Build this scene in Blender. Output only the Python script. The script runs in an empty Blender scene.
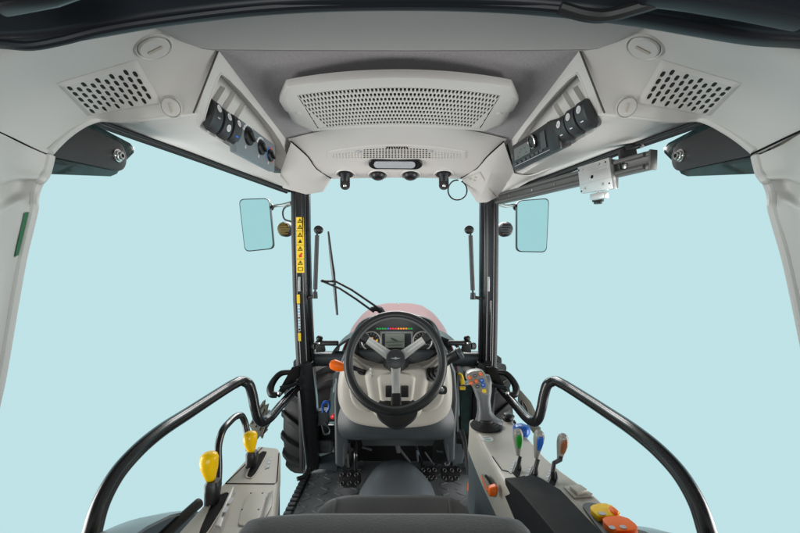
import bpy, bmesh, math, random
from mathutils import Vector, Matrix
from mathutils.bvhtree import BVHTree
random.seed(4)
R = math.radians
C = bpy.context.scene.collection
CZ = 2.3                      # eye height above the ground under the tractor
CX, CY, F = 400.0, 266.5, 400.0

def P(px, py, d):
    """point at forward distance d (metres)"""
    return Vector(((px-CX)/F*d, d, (CY-py)/F*d + CZ))
def V(x, y, z):               # metres relative to the eye
    return Vector((x, y, z+CZ))
XA, YA, ZA = Vector((1, 0, 0)), Vector((0, 1, 0)), Vector((0, 0, 1))
EYE = Vector((0, 0, CZ))
def hit_plane(px, py, q, n):
    d = P(px, py, 1.0)-EYE
    t = (q-EYE).dot(n)/d.dot(n)
    return EYE + d*t

# ------------------------------------------------------------------ materials
MATS = {}
def mat(name, col, rough=0.5, metal=0.0, var=0.06, vscale=14.0, bump=0.0, bscale=700.0, coat=0.0, rvar=0.08, emit=None, spec=0.5, sheen=0.0):
    m = bpy.data.materials.new(name); m.use_nodes = True
    nt = m.node_tree; N = nt.nodes; L = nt.links
    b = N['Principled BSDF']
    tc = N.new('ShaderNodeTexCoord')
    nz = N.new('ShaderNodeTexNoise'); nz.inputs['Scale'].default_value = vscale; nz.inputs['Detail'].default_value = 6
    L.new(tc.outputs['Object'], nz.inputs['Vector'])
    mx = N.new('ShaderNodeMix'); mx.data_type = 'RGBA'
    mx.inputs[6].default_value = [c*(1-var) for c in col]+[1]
    mx.inputs[7].default_value = [min(1, c*(1+var)) for c in col]+[1]
    L.new(nz.outputs['Fac'], mx.inputs[0]); L.new(mx.outputs[2], b.inputs['Base Color'])
    mr = N.new('ShaderNodeMapRange'); mr.inputs['To Min'].default_value = max(0, rough-rvar); mr.inputs['To Max'].default_value = min(1, rough+rvar)
    n2 = N.new('ShaderNodeTexNoise'); n2.inputs['Scale'].default_value = vscale*2.7; n2.inputs['Detail'].default_value = 8
    L.new(tc.outputs['Object'], n2.inputs['Vector'])
    L.new(n2.outputs['Fac'], mr.inputs['Value']); L.new(mr.outputs['Result'], b.inputs['Roughness'])
    b.inputs['Metallic'].default_value = metal
    b.inputs['Specular IOR Level'].default_value = spec
    if coat: b.inputs['Coat Weight'].default_value = coat; b.inputs['Coat Roughness'].default_value = 0.12
    if sheen: b.inputs['Sheen Weight'].default_value = sheen
    if bump:
        n3 = N.new('ShaderNodeTexNoise'); n3.inputs['Scale'].default_value = bscale; n3.inputs['Detail'].default_value = 2
        L.new(tc.outputs['Object'], n3.inputs['Vector'])
        bp = N.new('ShaderNodeBump'); bp.inputs['Strength'].default_value = bump; bp.inputs['Distance'].default_value = 0.001
        L.new(n3.outputs['Fac'], bp.inputs['Height']); L.new(bp.outputs['Normal'], b.inputs['Normal'])
    if emit:
        b.inputs['Emission Color'].default_value = list(emit[0])+[1]; b.inputs['Emission Strength'].default_value = emit[1]
    MATS[name] = m
    return m
TRIM = mat('light_grey_trim_plastic', (0.61, 0.605, 0.58), 0.48, bump=0.12, var=0.025, vscale=6, bscale=900)
TRIMD = mat('greige_console_plastic', (0.47, 0.445, 0.39), 0.46, bump=0.10, var=0.03, vscale=8, bscale=900)
SLATE = mat('slate_grey_plastic', (0.052, 0.062, 0.069), 0.40, bump=0.12, var=0.06, vscale=8)
HUMPM = mat('tunnel_grey_plastic', (0.105, 0.120, 0.130), 0.36, bump=0.06, var=0.05)
COWL = mat('cowl_grey_plastic', (0.038, 0.046, 0.050), 0.40, bump=0.12, var=0.06, vscale=8)
SIDEP = mat('console_side_plastic', (0.085, 0.102, 0.112), 0.42, bump=0.12, var=0.06, vscale=8)
SLATED = mat('dark_slate_plastic', (0.05, 0.056, 0.06), 0.5, bump=0.12, var=0.08)
MATF = mat('rubber_floor_mat', (0.145, 0.158, 0.166), 0.48, bump=0.25, var=0.18, vscale=10, bscale=500)
BLACK = mat('black_gloss_paint', (0.009, 0.009, 0.010), 0.27, var=0.1, vscale=4, coat=0.2, rvar=0.02)
BLACKP = mat('black_plastic', (0.0095, 0.0095, 0.010), 0.42, bump=0.08, var=0.2)
BLACKM = mat('matt_black_steel', (0.030, 0.029, 0.031), 0.48, bump=0.3, bscale=900, var=0.1)
FRAME = mat('blue_black_frame_paint', (0.012, 0.014, 0.018), 0.36, var=0.25, vscale=3, rvar=.03, spec=.35)
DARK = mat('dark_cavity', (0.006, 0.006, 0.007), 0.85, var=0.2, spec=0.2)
RUBBER = mat('tyre_rubber', (0.020, 0.021, 0.021), 0.6, bump=0.4, bscale=160, var=0.3, vscale=18)
SEAL = mat('rubber_seal', (0.012, 0.012, 0.013), 0.5, var=0.2)
ALU = mat('brushed_aluminium', (0.66, 0.66, 0.65), 0.34, metal=0.75, var=0.06, bump=0.05)
ALUD = mat('grey_anodised_rail', (0.125, 0.125, 0.12), 0.42, metal=0.4, var=0.08)
CHROME = mat('zinc_plated_steel', (0.72, 0.72, 0.70), 0.2, metal=1.0, var=0.08, vscale=40)
SILVER = mat('silver_spoke_plastic', (0.60, 0.585, 0.55), 0.34, metal=0.15, var=0.04)
YELLOW = mat('yellow_knob_plastic', (0.92, 0.56, 0.001), 0.26, var=0.03, vscale=3, rvar=.015, spec=0.35)
YELLOWS = mat('yellow_sticker', (0.82, 0.56, 0.02), 0.45, var=0.04)
ORANGE = mat('orange_plastic', (0.87, 0.145, 0.004), 0.38, rvar=.02, spec=.35, var=0.05)
GREEN = mat('green_plastic', (0.008, 0.30, 0.02), 0.36, var=0.05)
BLUE = mat('blue_plastic', (0.012, 0.10, 0.42), 0.3, var=0.06)
BROWN = mat('brown_plastic', (0.22, 0.075, 0.025), 0.35, var=0.06)
REDP = mat('red_bonnet_paint', (0.34, 0.075, 0.068), 0.36, var=0.03, vscale=3, coat=0.25, rvar=.02)
RED = mat('red_plastic', (0.6, 0.02, 0.02), 0.35)
WHITE = mat('white_print', (0.72, 0.74, 0.74), 0.5, var=0.03)
GREYP = mat('grey_print', (0.42, 0.44, 0.45), 0.5, var=0.05)
LEVG = mat('grey_lever_plastic', (0.29, 0.28, 0.25), 0.36, var=0.05)
PANEL = mat('blue_grey_panel', (0.15, 0.18, 0.195), 0.42, var=0.04)
FEND = mat('fender_grey_paint', (0.15, 0.185, 0.205), 0.35, var=0.08, vscale=6, coat=0.3)
OLIVE = mat('olive_flap', (0.085, 0.088, 0.066), 0.55, var=0.25, vscale=30)
RUST = mat('brown_flap_edge', (0.07, 0.042, 0.032), 0.6, var=0.2)
LENS = mat('lamp_lens', (0.42, 0.45, 0.48), 0.12, var=0.15, vscale=160, spec=0.7)
MIRR = mat('mirror_glass', (0.66, 0.83, 0.83), 0.03, metal=1.0, var=0.0, rvar=0.0)
GLASS = mat('dark_green_glass', (0.022, 0.040, 0.040), 0.10, var=0.5, vscale=30, spec=0.6)
LCD = mat('lcd_screen', (0.26, 0.29, 0.24), 0.25, var=0.06, vscale=60)
LCD2 = mat('radio_display', (0.11, 0.115, 0.105), 0.3, var=0.15, vscale=60)
AMBER = mat('amber_lens', (0.17, 0.115, 0.02), 0.3, var=0.2, vscale=50)
BOOTM = mat('rubber_boot', (0.012, 0.012, 0.012), 0.55, var=0.2)

def lit(name, col, s): return mat(name, col, 0.4, emit=(col, s))
LG = lit('lit_green', (0.01, 0.35, 0.05), 0.5); LR = lit('lit_red', (0.75, 0.02, 0.03), 0.6)
LO = lit('lit_amber', (0.85, 0.28, 0.01), 0.6); LB = lit('lit_blue', (0.02, 0.12, 0.7), 0.6)
LY = lit('lit_yellow', (0.8, 0.55, 0.02), 0.5)

def fabric(name, col, kind):
    m = mat(name, col, 0.85, var=0.10, vscale=9, spec=0.25, sheen=0.25)
    nt = m.node_tree; N = nt.nodes; L = nt.links; b = N['Principled BSDF']
    tc = [n for n in N if n.type == 'TEX_COORD'][0]
    bp = N.new('ShaderNodeBump')
    if kind == 'perf':          # rows of small diagonal perforations
        ms = []
        for ax in (1, -1):
            mp = N.new('ShaderNodeMapping'); mp.inputs['Rotation'].default_value = (0, 0, R(45*ax))
            w = N.new('ShaderNodeTexWave'); w.inputs['Scale'].default_value = 105; w.inputs['Distortion'].default_value = 0.1
            L.new(tc.outputs['Object'], mp.inputs['Vector']); L.new(mp.outputs['Vector'], w.inputs['Vector']); ms.append(w)
        mu = N.new('ShaderNodeMath'); mu.operation = 'MULTIPLY'
        L.new(ms[0].outputs['Fac'], mu.inputs[0]); L.new(ms[1].outputs['Fac'], mu.inputs[1])
        L.new(mu.outputs[0], bp.inputs['Height']); bp.inputs['Strength'].default_value = 0.35; bp.inputs['Distance'].default_value = 0.002
        mx = [n for n in N if n.type == 'MIX'][0]
        m2 = N.new('ShaderNodeMix'); m2.data_type = 'RGBA'
        m2.inputs[6].default_value = [c*0.72 for c in col]+[1]
        L.new(mx.outputs[2], m2.inputs[7]); L.new(mu.outputs[0], m2.inputs[0]); L.new(m2.outputs[2], b.inputs['Base Color'])
    else:
        n3 = N.new('ShaderNodeTexNoise'); n3.inputs['Scale'].default_value = 420 if kind == 'felt' else 260
        n3.inputs['Detail'].default_value = 5
        L.new(tc.outputs['Object'], n3.inputs['Vector']); L.new(n3.outputs['Fac'], bp.inputs['Height'])
        bp.inputs['Strength'].default_value = 0.35; bp.inputs['Distance'].default_value = 0.002
        mx = [n for n in N if n.type == 'MIX'][0]
        n4 = N.new('ShaderNodeTexNoise'); n4.inputs['Scale'].default_value = 330; n4.inputs['Detail'].default_value = 3
        L.new(tc.outputs['Object'], n4.inputs['Vector'])
        ad = N.new('ShaderNodeMath'); ad.operation = 'MULTIPLY_ADD'; ad.inputs[1].default_value = 1.6; ad.inputs[2].default_value = -0.3
        L.new(n4.outputs['Fac'], ad.inputs[0]); L.new(ad.outputs[0], mx.inputs[0])
        mx.inputs[6].default_value = [c*0.72 for c in col]+[1]; mx.inputs[7].default_value = [c*1.28 for c in col]+[1]
    L.new(bp.outputs['Normal'], b.inputs['Normal'])
    return m
HEADL = fabric('grey_felt_headliner', (0.315, 0.305, 0.315), 'felt')
HEADF = fabric('grey_perforated_vinyl', (0.42, 0.405, 0.395), 'perf')
SEATF = fabric('charcoal_seat_fabric', (0.060, 0.056, 0.055), 'seat')

# ------------------------------------------------------------------ mesh tools
def catmull(pts, per=8, closed=False):
    pts = [Vector(p) for p in pts]; n = len(pts)
    if n < 3 and not closed: return pts
    out = []
    rng = n if closed else n-1
    for i in range(rng):
        if closed: p0, p1, p2, p3 = pts[(i-1) % n], pts[i], pts[(i+1) % n], pts[(i+2) % n]
        else:
            p1, p2 = pts[i], pts[i+1]
            p0 = pts[i-1] if i > 0 else p1*2-p2
            p3 = pts[i+2] if i+2 < n else p2*2-p1
        # centripetal parameters keep tight bends free of loops
        k1 = max(1e-5, (p1-p0).length**.5); k2 = max(1e-5, (p2-p1).length**.5); k3 = max(1e-5, (p3-p2).length**.5)
        m1 = (p2-p1) if k1+k2 == 0 else ((p1-p0)/k1-(p2-p0)/(k1+k2)+(p2-p1)/k2)*k2
        m2 = ((p2-p1)/k2-(p3-p1)/(k2+k3)+(p3-p2)/k3)*k2
        for j in range(per):
            t = j/per; t2 = t*t; t3 = t2*t
            out.append(p1*(2*t3-3*t2+1)+m1*(t3-2*t2+t)+p2*(-2*t3+3*t2)+m2*(t3-t2))
    if not closed: out.append(pts[-1])
    return out
def basis(n, hint=Vector((0, 0, 1))):
    n = n.normalized()
    if abs(n.dot(hint)) > 0.95: hint = Vector((1, 0, 0))
    s = hint.cross(n).normalized(); t = n.cross(s).normalized()
    return s, t, n
def chaikin(pts, k=2):
    for _ in range(k):
        q = []
        for i in range(len(pts)):
            a, b = pts[i], pts[(i+1) % len(pts)]
            q += [a*0.75+b*0.25, a*0.25+b*0.75]
        pts = q
    return pts
def rrect(w, h, r, n=5):
    """2-D rounded rectangle"""
    o = []
    for cx, cy, a0 in ((w/2-r, h/2-r, 0), (-w/2+r, h/2-r, 90), (-w/2+r, -h/2+r, 180), (w/2-r, -h/2+r, 270)):
        for i in range(n+1):
            a = R(a0+90*i/n); o.append((cx+r*math.cos(a), cy+r*math.sin(a)))
    return o

class MB:
    def __init__(s): s.bm = bmesh.new()
    def face(s, vs):
        try: return s.bm.faces.new(vs)
        except ValueError: return None
    def poly(s, pts):
        return s.face([s.bm.verts.new(p) for p in pts])
    def prism(s, pts, vec, cap=True):
        a = [s.bm.verts.new(p) for p in pts]; b = [s.bm.verts.new(Vector(p)+vec) for p in pts]
        n = len(a)
        if cap: s.face(a); s.face(b[::-1])
        for i in range(n): s.face([a[i], a[(i+1) % n], b[(i+1) % n], b[i]])
        return s
    def loft(s, rings, caps=True, closed=True):
        rv = [[s.bm.verts.new(p) for p in r] for r in rings]
        for a, b in zip(rv, rv[1:]):
            n = len(a)
            for i in range(n if closed else n-1): s.face([a[i], a[(i+1) % n], b[(i+1) % n], b[i]])
        if caps and closed: s.face(rv[0][::-1]); s.face(rv[-1])
        return s
    def tube(s, pts, r, n=14, per=8, smooth=True, caps=True):
        k = len(pts)
        rr = [r]*k if not isinstance(r, (list, tuple)) else list(r)
        if smooth and k > 2:
            P4 = catmull(pts, per); m = len(P4)
            q = [rr[min(k-1, int(i/per))]*(1-(i/per) % 1)+rr[min(k-1, int(i/per)+1)]*((i/per) % 1) for i in range(m)]
        else: P4 = [Vector(p) for p in pts]; q = rr
        tang = []
        for i in range(len(P4)):
            tang.append((P4[min(i+1, len(P4)-1)]-P4[max(i-1, 0)]).normalized())
        a, b, _ = basis(tang[0]); rings = []
        for i, p in enumerate(P4):
            a = (a-tang[i]*a.dot(tang[i])).normalized(); b = tang[i].cross(a)
            rings.append([p+(a*math.cos(2*math.pi*j/n)+b*math.sin(2*math.pi*j/n))*q[i] for j in range(n)])
        return s.loft(rings, caps)
    def lathe(s, prof, o, ax, n=28, hint=Vector((0, 0, 1)), sx=1.0, sy=1.0, cap=True):
        a, b, c = basis(Vector(ax), hint)
        rings = []
        for r, h in prof:
            rings.append([o+(a*math.cos(2*math.pi*j/n)*sx+b*math.sin(2*math.pi*j/n)*sy)*max(r, 1e-5)+c*h for j in range(n)])
        return s.loft(rings, cap)
    def box(s, c, size, ax=None):
        X, Y, Z = ax if ax else (Vector((1, 0, 0)), Vector((0, 1, 0)), Vector((0, 0, 1)))
        x, y, z = size[0]/2, size[1]/2, size[2]/2
        a = [c+X*i*x+Y*j*y-Z*z for i, j in ((-1, -1), (1, -1), (1, 1), (-1, 1))]
        return s.prism(a, Z*2*z)
    def plate(s, c, pts2, ax, th):
        """2-D outline in axes ax[0], ax[1], thickness th along ax[2]"""
        return s.prism([c+ax[0]*u+ax[1]*v for u, v in pts2], ax[2]*th)
    def ball(s, c, r, n=16, ax=None):
        rx, ry, rz = r if isinstance(r, (tuple, list)) else (r, r, r)
        X, Y, Z = ax if ax else (Vector((1, 0, 0)), Vector((0, 1, 0)), Vector((0, 0, 1)))
        rings = []
        for i in range(1, n):
            t = math.pi*i/n
            rings.append([c+X*rx*math.sin(t)*math.cos(2*math.pi*j/(2*n))+Y*ry*math.sin(t)*math.sin(2*math.pi*j/(2*n))-Z*rz*math.cos(t) for j in range(2*n)])
        return s.loft(rings, True)
    def sheet(s, rows):
        return s.loft(rows, False, False)
    def bvh(s):
        s.bm.normal_update(); return BVHTree.FromBMesh(s.bm)
    def build(s, name, m, parent=None, bevel=0.0, seg=2, ang=35, solid=0.0, bang=30, weld=True):
        bm = s.bm
        if weld: bmesh.ops.remove_doubles(bm, verts=bm.verts, dist=1e-6)
        bmesh.ops.recalc_face_normals(bm, faces=bm.faces)
        if solid:
            # thicken an open sheet on the side turned away from the eye
            bm.normal_update()
            if sum((EYE-f.calc_center_median()).dot(f.normal)*f.calc_area() for f in bm.faces) < 0:
                bmesh.ops.reverse_faces(bm, faces=bm.faces); bm.normal_update()
            vs = bm.verts[:]; fs = bm.faces[:]; be = [e for e in bm.edges if len(e.link_faces) == 1]
            th = abs(solid); cp = {v: bm.verts.new(v.co-v.normal*th) for v in vs}
            for f in fs: s.face([cp[v] for v in reversed(f.verts[:])])
            for e in be:
                a, b = e.verts; s.face([a, b, cp[b], cp[a]])
            bmesh.ops.recalc_face_normals(bm, faces=bm.faces)
        if bevel:
            ed = [e for e in bm.edges if len(e.link_faces) == 2 and e.calc_face_angle(0) > R(bang)]
            bmesh.ops.bevel(bm, geom=ed, offset=bevel, segments=seg, profile=0.6, affect='EDGES', clamp_overlap=True)
        for f in bm.faces: f.smooth = True
        for e in bm.edges:
            e.smooth = not (len(e.link_faces) == 2 and e.calc_face_angle(0) > R(ang))
        root = parent
        while root is not None and root.parent is not None: root = root.parent
        off = root.location.copy() if root is not None else Vector((0, 0, 0))
        if root is None:
            # the thing is this mesh: its origin goes to the middle of its base
            xs = [v.co for v in bm.verts]
            off = Vector(((min(v.x for v in xs)+max(v.x for v in xs))/2, (min(v.y for v in xs)+max(v.y for v in xs))/2, min(v.z for v in xs)))
        for v in bm.verts: v.co -= off
        me = bpy.data.meshes.new(name); bm.to_mesh(me); bm.free()
        o = bpy.data.objects.new(name, me); C.objects.link(o); me.materials.append(m)
        if parent is not None: o.parent = parent
        else: o.location = off
        return o
def part(name, mb, m, parent, **k): return mb.build(name, m, parent, **k)
def thing(name, label, cat, loc=None, group=None):
    o = bpy.data.objects.new(name, None); C.objects.link(o); o.empty_display_size = 0.05
    o.location = loc if loc is not None else Vector((0, 0, CZ))
    o['label'] = label; o['category'] = cat
    if group: o['group'] = group
    return o
def tag(o, label, cat, group=None):
    o['label'] = label; o['category'] = cat
    if group: o['group'] = group
    return o

def interp_grid(rows, per=6):
    """rows of control points -> dense smooth rows"""
    d1 = [catmull(r, per) for r in rows]
    cols = [catmull([r[i] for r in d1], per) for i in range(len(d1[0]))]
    return [[c[j] for c in cols] for j in range(len(cols[0]))]
def cast(bvh, px, py):
    d = (P(px, py, 1.0)-EYE).normalized()
    h, n, i, t = bvh.ray_cast(EYE, d)
    if h is None:
        h, n, i, t = bvh.find_nearest(EYE+d*0.9)
    if n.dot(d) > 0: n = -n
    return h, n

def perforated(mb, mapf, rect, ncol, nrow, hw, hh, depth, pw=4.0, stagger=True, hole=None, taper=1.0):
    """plate pierced by staggered rounded slots; mapf(u, v) -> (point, outward normal)"""
    u0, u1, v0, v1 = rect; du = (u1-u0)/ncol; dv = (v1-v0)/nrow
    sq = [(-1, -1), (-1/3, -1), (1/3, -1), (1, -1), (1, -1/3), (1, 1/3), (1, 1), (1/3, 1), (-1/3, 1), (-1, 1), (-1, 1/3), (-1, -1/3)]
    cache = {}
    def vert(u, v, d=0.0):
        k = (round(u, 6), round(v, 6), round(d, 6))
        if k not in cache:
            p, n = mapf(u, v); cache[k] = mb.bm.verts.new(p-n*d)
        return cache[k]
    for j in range(nrow):
        sh = 0.5 if (stagger and j % 2) else 0.0
        vc = v0+(j+.5)*dv
        if sh:
            for a, b in ((u0, u0+du/2), (u1-du/2, u1)):
                mb.face([vert(a, vc-dv/2), vert(b, vc-dv/2), vert(b, vc-dv/6), vert(b, vc+dv/6), vert(b, vc+dv/2), vert(a, vc+dv/2), vert(a, vc+dv/6), vert(a, vc-dv/6)])
        for i in range(ncol-(1 if sh else 0)):
            uc = u0+(i+.5+sh)*du
            fw, fh = (hole(uc, vc) if hole else (hw, hh))
            if fw <= 0:
                mb.face([vert(uc+du/2*a, vc+dv/2*b) for a, b in sq]); continue
            o = [vert(uc+du/2*a, vc+dv/2*b) for a, b in sq]
            inn = []; low = []
            for a, b in sq:
                th = math.atan2(b, a); c, s_ = math.cos(th), math.sin(th)
                r = 1/((abs(c)**pw+abs(s_)**pw)**(1/pw))
                inn.append(vert(uc+du/2*fw*c*r, vc+dv/2*fh*s_*r))
                low.append(vert(uc+du/2*fw*c*r*taper, vc+dv/2*fh*s_*r*taper, depth))
            for k in range(12):
                k2 = (k+1) % 12
                mb.face([o[k], o[k2], inn[k2], inn[k]]); mb.face([inn[k], inn[k2], low[k2], low[k]])

def quad_map(bvh, q, off):
    """bilinear pixel quad (tl, tr, br, bl) laid on a surface, lifted by off"""
    memo = {}
    def f(u, v):
        k = (round(u, 5), round(v, 5))
        if k not in memo:
            x = (q[0][0]*(1-u)+q[1][0]*u)*(1-v)+(q[3][0]*(1-u)+q[2][0]*u)*v
            y = (q[0][1]*(1-u)+q[1][1]*u)*(1-v)+(q[3][1]*(1-u)+q[2][1]*u)*v
            h, n = cast(bvh, x, y); memo[k] = (h+n*off, n)
        return memo[k]
    return f
# ================================================================== ROOF
def Mx(side, px): return px if side < 0 else 798-px      # side -1: seen at the left, +1: at the right
def MP(side, px, py, d): return P(Mx(side, px), py, d)

roof = thing('cab_roof', 'grey felt lined cab roof spanning the top between both overhead consoles', 'roof', V(0, 1.2, 0.49))
sh = MB(); sh.prism([V(-.80, .42, .535), V(.80, .42, .535), V(.80, 1.0, .535), V(.60, 1.95, .515), V(-.60, 1.95, .515), V(-.80, 1.0, .535)], Vector((0, 0, .09)))
part('outer_shell', sh, FRAME, roof, bevel=.02)
hl = MB(); hl.prism([V(-.46, .80, .494), V(.46, .80, .494), V(.46, 1.62, .494), V(-.46, 1.62, .494)], Vector((0, 0, .02)))
part('headliner', hl, HEADL, roof)
# padded rear header: a soft roll behind the headliner
rows = []
for d, z in ((.55, .372), (.60, .385), (.66, .402), (.72, .418), (.765, .430), (.80, .4375), (.825, .4455), (.842, .458), (.850, .475), (.852, .505)):
    r = []
    for i in range(33):
        u = -1+2*i/32
        x = u*(.48-.02*(d-.6)); e = max(0, abs(u)-.80)/.20
        r.append(V(x, d-.006*u*u, z+.03*e*e-.0*u*u))
    rows.append(r)
hd = MB(); hd.sheet(rows); rh_ = part('padded_rear_header', hd, HEADF, roof, solid=-.01)
mb = MB(); mb.tube([p+Vector((0, .004, -.001)) for p in rows[7]], .0035, 8, smooth=False); part('header_highlight_bead', mb, HEADF, rh_)  # bead added along the roll's lower edge to give it a highlight

# ---- rear window frame: dark painted hoop close to the eye
def hoop(name, label, pts, w, h, m):
    ctr = catmull(pts, 10); rings = []
    sec = rrect(w, h, min(w, h)*.3, 4)
    for i, p in enumerate(ctr):
        t = (ctr[min(i+1, len(ctr)-1)]-ctr[max(i-1, 0)]).normalized()
        b = Vector((0, 1, 0)); b = (b-t*b.dot(t)).normalized(); c = t.cross(b)
        rings.append([p+b*u+c*v for u, v in sec])
    mb = MB(); mb.loft(rings); return mb
fr = thing('rear_window_frame', 'dark blue-black painted rear window frame arching across the very top', 'window frame', V(0, .55, .42))
fr_pts = [(-230, 40), (-120, 32), (-40, 26), (0, 22), (40, 20), (70, 16), (100, 11), (160, 1), (270, -11), (400, -15), (530, -11), (640, 1), (700, 11), (735, 17), (765, 21), (800, 23), (840, 27), (920, 33), (1030, 40)]
mb = hoop('bar', '', [P(x, y-8, .56) for x, y in fr_pts], .03, .085, FRAME)
part('frame_bar', mb, FRAME, fr)
mb = MB(); mb.tube([P(-60, 43, .53), P(0, 44, .53), P(30, 46, .535), P(60, 41, .54), P(100, 31, .545), P(160, 21, .55), P(270, 8, .555), P(400, 4, .56), P(530, 7, .555), P(600, 14, .55)], .006, 10)
part('frame_lip', mb, FRAME, fr)
mb = MB(); mb.tube([P(560, 8, .50), P(585, 15, .50), P(605, 16, .50), P(640, 7, .49), P(680, -6, .48), P(720, -20, .47)], .008, 10)
part('rubber_seal', mb, SEAL, fr)
mb = MB(); mb.prism([P(-20, -40, .45), P(74, -40, .45), P(66, -16, .45), P(40, -7, .45), P(-20, 4, .45)], Vector((0, .03, 0)))
part('frame_cover', mb, BLACK, fr, bevel=.008, seg=3)
mb = MB(); mb.prism([P(640, -30, .46), P(820, -30, .46), P(820, 20, .46), P(760, 8, .46), P(700, -2, .46), P(650, -8, .46)], Vector((0, .03, 0)))
part('frame_cover', mb, FRAME, fr, bevel=.008, seg=3)

# ---- rear corner trims with slotted vents
VLIN = mat('vent_slot_shade', (.018, .018, .018), .8)
def slot_hole(u, v): return (.80, .50)
for side in (-1, 1):
    w = 'left' if side < 0 else 'right'
    lab = ('pale grey rear corner trim with slotted vent above the climate switch end' if side < 0 else
           'pale grey rear corner trim with slotted vent beside the radio console')
    t = thing('corner_trim', lab, 'trim panel', MP(side, 60, 110, .85), 'slotted rear corner trims')
    g = [[(197, 113, .962), (206, 83, .94), (219, 49, .914), (222, 40, .89)],
         [(160, 117, .975), (170, 82, .925), (188, 45, .868), (192, 34, .84)],
         [(118, 120.5, .99), (138, 79, .885), (163, 27, .785), (166, 12, .76)],
         [(97, 119.5, .985), (108, 80, .855), (124, 30, .735), (128, 8, .71)],
         [(76, 128, .93), (76, 84, .815), (80, 34, .675), (82, 10, .65)],
         [(58, 142, .872), (38, 94, .76), (22, 44, .625), (20, 14, .60)],
         [(47, 153.5, .835), (2, 132.5, .735), (-50, 110, .64), (-80, 98, .58)]]
    if side > 0: g[5] = [(x-(4, 3, 0, 0)[k], y, d) for k, (x, y, d) in enumerate(g[5])]; g[6] = [(x-(7, 4, 0, 0)[k], y, d) for k, (x, y, d) in enumerate(g[6])]
    rows = interp_grid([[MP(side, *c) for c in r] for r in g], 8)
    mb = MB(); mb.sheet(rows); bv = mb.bvh()
    part('corner_panel', mb, TRIM, t, solid=.006 if side < 0 else .006, ang=60)
    # thick rolled lip along the window side
    lip = [rows[i][0] for i in range(len(rows))]
    mb = MB(); mb.tube([p+Vector((0, .006, .004)) for p in lip[::4]], .008, 10, 4); part('panel_lip', mb, TRIM, t)
    # pillar cover below the seam
    g2 = [[(47, 155, .835), (24, 145, .79), (2, 134, .735), (-50, 112, .64)],
          [(42.5, 172, .825), (22, 167, .785), (0, 160, .73), (-50, 140, .64)],
          [(38, 178.5, .815), (20, 178, .775), (-2, 182, .73), (-50, 180, .64)],
          [(35.5, 181, .822), (20, 181.2, .815), (-3, 188, .735), (-50, 190, .64)],
          [(31.5, 191, .822), (19, 191, .812), (-4, 200, .735), (-50, 202, .64)],
          [(30, 201, .812), (19, 202, .780), (-5, 212, .727), (-50, 215, .64)],
          [(30, 207, .806), (16, 210, .775), (-6, 222, .725), (-50, 230, .64)],
          [(18, 258, .80), (2, 262, .755), (-12, 268, .72), (-50, 275, .64)],
          [(-4, 383, .775), (-20, 390, .73), (-30, 400, .70), (-60, 410, .64)],
          [(-18, 450, .765), (-30, 455, .73), (-45, 470, .70), (-70, 480, .64)],
          [(-40, 700, .75), (-55, 710, .72), (-70, 720, .69), (-95, 730, .64)]]
    if side > 0:
        g2 = [[(x-((8+max(0, min(7, (y-230)*.09))) if k < 2 else 4 if k == 2 else 0), y, d) for k, (x, y, d) in enumerate(r)] for r in g2]
    r2 = interp_grid([[MP(side, *c) for c in r] for r in g2], 6)
    mb = MB(); mb.sheet(r2); bv2 = mb.bvh(); part('pillar_cover', mb, TRIM, t, solid=.006, ang=60)
    mb = MB(); mb.tube([r2[i][0]+Vector((0, .008, 0)) for i in range(0, len(r2), 3)], .0085, 10, 3); pc = part('pillar_edge', mb, TRIM, t)
    mb = MB(); mb.tube([MP(side, 46.5, 154.2, .838), MP(side, 24, 143.5, .79), MP(side, 2, 133.2, .738), MP(side, -50, 111, .642)], .0022, 8); part('seam_joint', mb, DARK, t)
    mb = MB(); mb.prism([MP(side, x, y, d) for x, y, d in ((40, 140, .875), (-50, 95, .68), (-50, 135, .68), (36, 172, .86))], Vector((side*.01, .01, 0))); part('seam_backing', mb, TRIMD, t)
    mb = MB(); mb.prism([V(side*.765, .54, -1.0), V(side*.86, .54, -1.0), V(side*.86, .70, -1.0), V(side*.765, .70, -1.0)], Vector((0, 0, 1.50))); part('outer_post', mb, FRAME, t, bevel=.015, seg=3)
    # slotted vent: dark sheet standing for shade inside the slots, then pierced grille
    q = [(58, 85), (88, 114.5), (160, 102.5), (136, 62)]
    q = [(Mx(side, x), y) for x, y in q]
    fl = quad_map(bv, q, .0024); fg = quad_map(bv, q, .0052)
    mb = MB(); mb.sheet([[fl(.02+.96*u/24, .03+.94*v/20)[0] for u in range(25)] for v in range(21)]); part('vent_shade_liner', mb, VLIN, t)
    vt = MB()
    perforated(vt, fg, (0.03, 0.97, 0.04, 0.96), 5, 10, .82, .56, .0028, pw=3.0, hole=lambda u, v: (.92, .58), taper=.94)
    # sloping border from the grille edge down to the trim
    fb = quad_map(bv, [(q[0][0]+side*2.0, q[0][1]-1.5), (q[1][0]+side*.5, q[1][1]+1.4), (q[2][0]-side*2.5, q[2][1]+1.2), (q[3][0]-side*.5, q[3][1]-2.5)], .0004)
    N = 14; ring_i = []; ring_o = []
    for k in range(4*N):
        s_, f_ = divmod(k, N); f_ /= N
        u, v = ((f_, 0), (1, f_), (1-f_, 1), (0, 1-f_))[s_]
        ring_o.append(fb(u, v)[0]); ring_i.append(fg(.03+.94*u, .04+.92*v)[0])
    vt.loft([ring_o, ring_i], False)
    vg = part('vent_grille', vt, TRIM, t, ang=50)
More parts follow.
